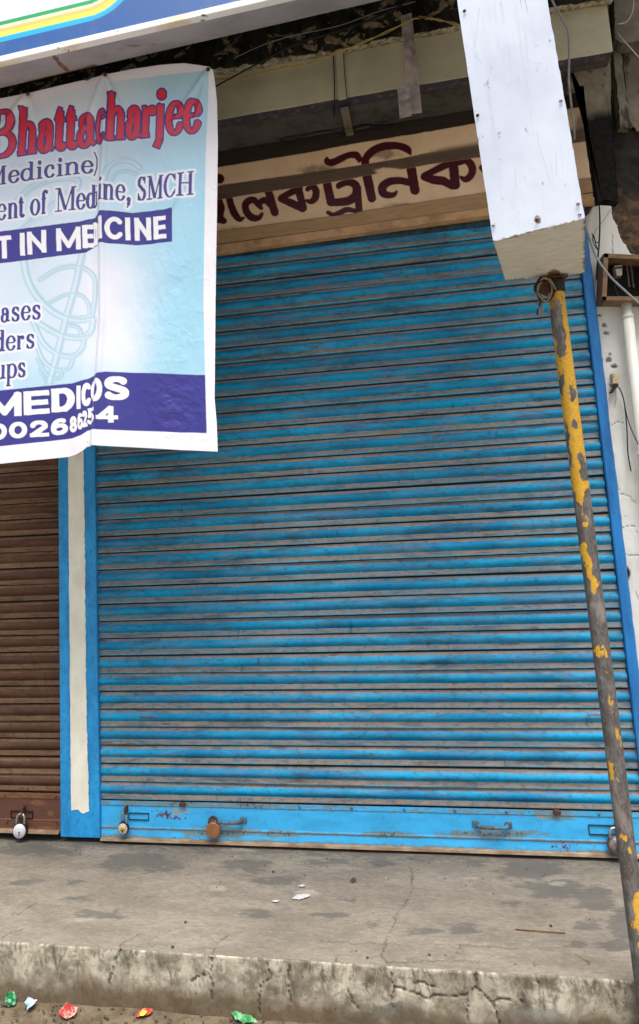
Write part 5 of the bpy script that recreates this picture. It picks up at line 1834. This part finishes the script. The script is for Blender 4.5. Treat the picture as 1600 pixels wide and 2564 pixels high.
add('fuse_clip', box(fz[0] - .015, fz[0] + .015, fz[1] - .018, fz[1] - .013, fz[2] + .008, fz[2] + .014), DARKIRON, fu)
cz = onY(1572, 690, -.02)
coil = []
for k in range(150):
    an = k * .8
    coil.append(np.array([cz[0] + .004 * math.cos(an), cz[1] + .004 * math.sin(an), cz[2] + .055 - k * .0007]))
add('coil', tube(coil, .0009, 5), STEEL, mt)
add('coil', tube([c + np.array([.016, 0, -.004]) for c in coil], .0009, 5), STEEL, mt)
wp = [onY(*p, -.03) for p in ((1548, 690), (1545, 705), (1540, 720), (1546, 738), (1552, 748), (1562, 744))]
add('lead', tube(smooth_pts(wp, 5), .003, 6), BLACKW, mt)
# old terminal block nailed to the pillar
tb = thing('terminal_block', 'small broken terminal block nailed to the white pillar', 'fixture', tuple(onY(1540, 960, -.01)))
q = onY(1539, 948, -.012)
add('block', box(q[0] - .011, q[0] + .011, q[1] - .008, .015, q[2] - .022, q[2] + .022, .002), simple('ivory_plastic', lin(206, 184, 150), .5, 0, .4, .5, 60, .2), tb)
q = onY(1535, 968, -.012)
add('clamp', hexa([q + v for v in ([-.014, -.012, -.022], [-.006, -.012, -.026], [-.006, .02, -.026], [-.014, .02, -.022], [.012, -.012, .010], [.02, -.012, .004], [.02, .02, .004], [.012, .02, .010])], .001), DARKIRON, tb)

# ================================================================== padlocks
BRASS = simple('rusted_brass', lin(166, 116, 72), .5, .35, .4, .5, 46, .3, lin(104, 66, 42))
CHROME = simple('chromed_lock', lin(236, 234, 238), .2, .25, .7, .06, 60, .05)
GOLD = simple('gold_label', lin(222, 170, 60), .4, .2, .4, .35, 70, .1)
INKD = simple('dark_engraving', lin(44, 40, 40), .6, 0, .3, .2, 60, .1)


def padlock(label, x, y, r_px, Y, body, face=None, tilt=0.0, squash=1.0, turn=0.0, ring=True, shackle=1.0, face2=None):
    c = onY(x, y, Y)
    r = r_px * (Y - CAM[1]) / F * 1.02
    T = thing('padlock', label, 'padlock', (c[0], c[1], c[2] - r), 'padlocks on the shutters')
    th = .009
    b_ = add('body', lathe([(r * .90, -th), (r, -th * .75), (r, th * .6), (r * .94, th), (r * .88, th * 1.02)], 32), body, T, tuple(c), (math.pi / 2, tilt, turn))
    b_.scale = (1, squash, 1)
    if face:
        f_ = add('face_plate', lathe([(r * .86, 0), (r * .84, .0012), (r * .05, .0014)], 28), face, T, (c[0], c[1] - th * 1.02, c[2]), (math.pi / 2, tilt, turn))
        f_.scale = (1, squash, 1)
        if face2:
            for k in range(12):
                an = k / 12 * 2 * math.pi
                add('dial_mark', box(c[0] + r * .68 * math.cos(an) - .0013, c[0] + r * .68 * math.cos(an) + .0013, c[1] - th * 1.02 - .0024, c[1] - th * 1.02 - .0012, c[2] + squash * r * .68 * math.sin(an) - .0013, c[2] + squash * r * .68 * math.sin(an) + .0013), INKD, f_)
            add('crest', lathe([(r * .46, 0), (r * .44, .001), (r * .05, .0012)], 20), face2, f_, (c[0], c[1] - th * 1.02 - .0014, c[2]), (math.pi / 2, 0, 0))
        k_ = add('keyhole', box(c[0] - .0016, c[0] + .0016, c[1] - th * 1.02 - .0034, c[1] - th * 1.02 - .0012, c[2] - r * .62, c[2] - r * .15, .0004), INKD, f_)
        add('keyhole_ring', lathe([(.0034, 0), (.0034, .0022), (.0006, .0022)], 10), INKD, f_, (c[0], c[1] - th * 1.02 - .001, c[2] - r * .15), (math.pi / 2, 0, 0))
    hw_, hh = r * .55, r * (1.0 * shackle + .85)
    pts = [(c[0] - hw_, c[1], c[2] + r * .5), (c[0] - hw_, c[1] + .003, c[2] + hh * .75), (c[0] - hw_ * .6, c[1] + .006, c[2] + hh * .95), (c[0], c[1] + .008, c[2] + hh), (c[0] + hw_ * .6, c[1] + .006, c[2] + hh * .95), (c[0] + hw_, c[1] + .003, c[2] + hh * .75), (c[0] + hw_, c[1], c[2] + r * .5)]
    add('shackle', tube(smooth_pts(pts, 4), r * .17, 8), STEEL if body is not BRASS else RUSTY, T)
    return T


padlock('shiny round chrome padlock on the brown shutter', 51, 2079, 18.5, -.035, DARKIRON, CHROME, .25, 1.08, .12, shackle=1.15)
padlock('small round padlock with golden dial near the cream striped post', 309, 2074, 13.5, -.03, DARKIRON, simple('enamel_white', lin(224, 218, 206), .35, .1, .5, .2, 80, .1), 0, 1.12, .05, shackle=1.5, face2=GOLD)
padlock('rusty round brass padlock hanging from the left shutter handle', 534, 2078, 17, -.036, BRASS, None, 0, 1.05, .1, shackle=.75)
padlock('brown and silver round padlock half hidden behind the pole', 1543, 2117, 18, -.034, simple('chocolate_metal', lin(120, 96, 88), .35, .5, .5, .4, 30, .1), simple('scuffed_nickel', lin(168, 158, 156), .3, .7, .5, .7, 26, .2, lin(70, 52, 48)), 0, 1.1, 0)
for (x_, y_, T_) in ((58, 2030, SBR), (315, 2030, SB), (1545, 2076, SB)):
    p = onY(x_, y_, -.02)
    add('hasp', box(p[0] - .005, p[0] + .005, -.034, .0, p[2] - .012, p[2] + .018, .002), RUSTY, T_)

# ================================================================== litter and scraps


def flake(name, label, poly, Z, m, cat, seed, lift=.012, tilt=0.0, group=None):
    """crumpled piece of film or paper, traced from its outline on the ground"""
    P = np.array([onZ(x, y, Z) for x, y in poly])
    c = P.mean(0)
    P = c + (P - c) * .9
    r_ = random.Random(seed)
    bm = bmesh.new()
    rings = []
    for k, sc_ in enumerate((1.0, .68, .36)):
        rings.append([bm.verts.new(tuple(c + (p - c) * sc_ + np.array([0, 0, r_.uniform(.2, 1) * lift * (1.15 - sc_ * .5) + tilt * .6 * (p - c)[1]]))) for p in P])
    n_ = len(P)
    for a_, b_ in ((0, 1), (1, 2)):
        for i in range(n_):
            bm.faces.new((rings[a_][i], rings[a_][(i + 1) % n_], rings[b_][(i + 1) % n_], rings[b_][i]))
    bm.faces.new(rings[2])
    bmesh.ops.subdivide_edges(bm, edges=list(bm.edges), cuts=2, use_grid_fill=True)
    for v in bm.verts:
        v.co.z += lift * .55 * (float(fbm(np.array(v.co.x * 160 + seed), np.array(v.co.y * 160), seed)) - .5)
    bmesh.ops.triangulate(bm, faces=bm.faces)
    me = bm_mesh(bm)
    o = add(name, me, m)
    s_ = o.modifiers.new('thickness', 'SOLIDIFY')
    s_.thickness = .0006
    return tag(o, label, cat, group)


def film(name, a, b_, c=None, sc=60, thr=.5):
    M = Mat(name, .3, spec=.5)
    w = M.world()
    n = M.noise(w, sc, 4, .6)
    n2 = M.noise(w, sc * 2.3, 4, .6)
    v = M.mix(M.rg(n, thr - .03, thr + .03), a, b_)
    if c:
        v = M.mix(M.rg(n2, .58, .62), v, c)
    M.col(v)
    M.bump(n2, .5, .004)
    return M.m


GRP = 'wrappers on the street'
LZ = GZ + .006
flake('wrapper', 'crumpled green foil wrapper at the foot of the step, leftmost piece of litter', [(11, 2494), (24, 2487), (40, 2481), (43, 2500), (41, 2514), (26, 2517), (11, 2518), (13, 2505)], LZ, film('green_wrapper_print', lin(20, 108, 60), lin(100, 170, 124), lin(30, 40, 36), 55, .56), 'wrapper', 1, .03, .9, GRP)
flake('wrapper', 'small crumpled pale blue wrapper beside the green foil one', [(60, 2522), (70, 2512), (84, 2510), (95, 2510), (88, 2522), (76, 2529), (66, 2533), (68, 2524)], LZ, film('blue_wrapper_print', lin(134, 180, 224), lin(214, 226, 240), lin(80, 130, 190), 60, .48), 'wrapper', 2, .022, .5, GRP)
flake('wrapper', 'torn red and pale pink wrapper lying flat on the street', [(144, 2536), (160, 2527), (173, 2520), (178, 2528), (199, 2532), (190, 2544), (172, 2549), (164, 2554), (150, 2545)], LZ, film('red_wrapper_print', lin(166, 58, 50), lin(166, 134, 116), None, 26, .50), 'wrapper', 3, .022, .5, GRP)
flake('wrapper', 'flat red wrapper with a yellow patch on the street', [(336, 2548), (345, 2536), (360, 2531), (387, 2531), (380, 2541), (360, 2546), (345, 2550)], LZ, film('red_yellow_print', lin(168, 62, 46), lin(186, 146, 56), None, 22, .56), 'wrapper', 4, .014, .4, GRP)
ylw = flake('yellow_patch', None, [(348, 2544), (352, 2537), (366, 2535), (370, 2539), (360, 2544)], LZ + .006, simple('yellow_print', lin(240, 190, 50), .4, 0, .4, .2, 60, .1), None, 14, .01, .4)
ylw.parent = bpy.data.objects['wrapper.003']
flake('wrapper', 'long green plastic strip on the street', [(576, 2545), (588, 2543), (606, 2550), (630, 2554), (650, 2566), (636, 2568), (610, 2562), (588, 2557)], LZ, film('green_strip_print', lin(62, 138, 78), lin(112, 168, 122), None, 40, .5), 'wrapper', 5, .02, .4, GRP)
PAPER = simple('white_paper', lin(186, 184, 184), .8, 0, .2, .2, 60, .2)
PS = 'paper scraps on the step'
SZ = PZ + .003
flake('paper_scrap', 'torn white paper scrap on the middle of the step, largest one', [(728, 2251), (742, 2243), (758, 2240), (776, 2239), (779, 2244), (764, 2250), (748, 2254)], SZ, PAPER, 'paper', 6, .006, .1, PS)
flake('paper_scrap', 'small white paper scrap just left of the largest scrap on the step', [(678, 2256), (690, 2253), (702, 2255), (696, 2259), (684, 2259)], SZ, PAPER, 'paper', 7, .003, 0, PS)
flake('paper_scrap', 'tiny white paper scrap behind the largest scrap on the step', [(744, 2218), (758, 2215), (768, 2218), (756, 2222)], SZ, PAPER, 'paper', 8, .003, 0, PS)
LEAF = simple('dry_leaf', lin(84, 66, 46), .8, 0, .2, .4, 40, .3)
flake('dry_leaf', 'small dark curled leaf on the step right of the paper scraps', [(876, 2206), (886, 2200), (894, 2203), (890, 2209), (880, 2211)], SZ, LEAF, 'leaf', 9, .010, .2)
st_ = add('dry_straw', tube([onZ(1290, 2327, SZ), onZ(1350, 2331, SZ + .003), onZ(1415, 2336, SZ)], .0018, 5), simple('straw_brown', lin(128, 84, 56), .8, 0, .2, .3, 40, .2))
tag(st_, 'thin reddish brown straw lying near the right end of the step', 'straw')
GRIT = simple('grit', lin(92, 82, 68), .9, 0, .2, .4, 30, .3)
for k, (x_, y_) in enumerate(((465, 2308), (432, 2370), (684, 2182), (1075, 2389), (1380, 2318), (920, 2396))):
    c = onZ(x_, y_, PZ + .004)
    r_ = random.Random(90 + k)
    bm = bmesh.new()
    bmesh.ops.create_icosphere(bm, subdivisions=1, radius=.006)
    for v in bm.verts:
        v.co *= r_.uniform(.6, 1.2)
        v.co.z *= .6
    o = add('pebble', bm_mesh(bm), GRIT, None, tuple(c))
    tag(o, ['tiny dark pebble in the middle left of the step top', 'tiny dark pebble on the step just above the left crack', 'tiny dark pebble near the shutter above the paper scraps', 'tiny dark pebble at the step edge right of the main crack', 'tiny dark pebble just above the brown straw', 'tiny dark pebble at the step edge left of the main crack'][k], 'pebble', 'pebbles on the step')
# grit and crumbs along the foot of the step: too many to count
bm = bmesh.new()
r_ = random.Random(5)
for k in range(900):
    x_ = r_.uniform(-.8, 2.6)
    y_ = PY - .012 - abs(r_.gauss(0, .09))
    s_ = r_.uniform(.0015, .0055)
    m_ = Matrix.Translation((x_, y_, GZ + .004)) @ Matrix.Rotation(r_.uniform(0, 6), 4, 'Z') @ Matrix.Diagonal((s_, s_ * r_.uniform(.6, 1.3), s_ * .7, 1))
    bmesh.ops.create_icosphere(bm, subdivisions=1, radius=1, matrix=m_)
o = add('gravel', bm_mesh(bm), GRIT)
tag(o, 'loose grit and soil crumbs along the foot of the step', None, kind='stuff')

bm = bmesh.new()
r_ = random.Random(11)
for k in range(170):
    x_ = r_.uniform(-.9, 2.4)
    y_ = -.03 - abs(r_.gauss(0, .10)) if k % 3 else r_.uniform(PY + .02, -.05)
    s_ = r_.uniform(.0010, .0030)
    m_ = Matrix.Translation((x_, y_, PZ + .003)) @ Matrix.Rotation(r_.uniform(0, 6), 4, 'Z') @ Matrix.Diagonal((s_, s_ * r_.uniform(.6, 1.5), s_ * .6, 1))
    bmesh.ops.create_icosphere(bm, subdivisions=1, radius=1, matrix=m_)
o = add('crumbs', bm_mesh(bm), GRIT)
tag(o, 'scattered crumbs of dirt on the step top', None, kind='stuff')
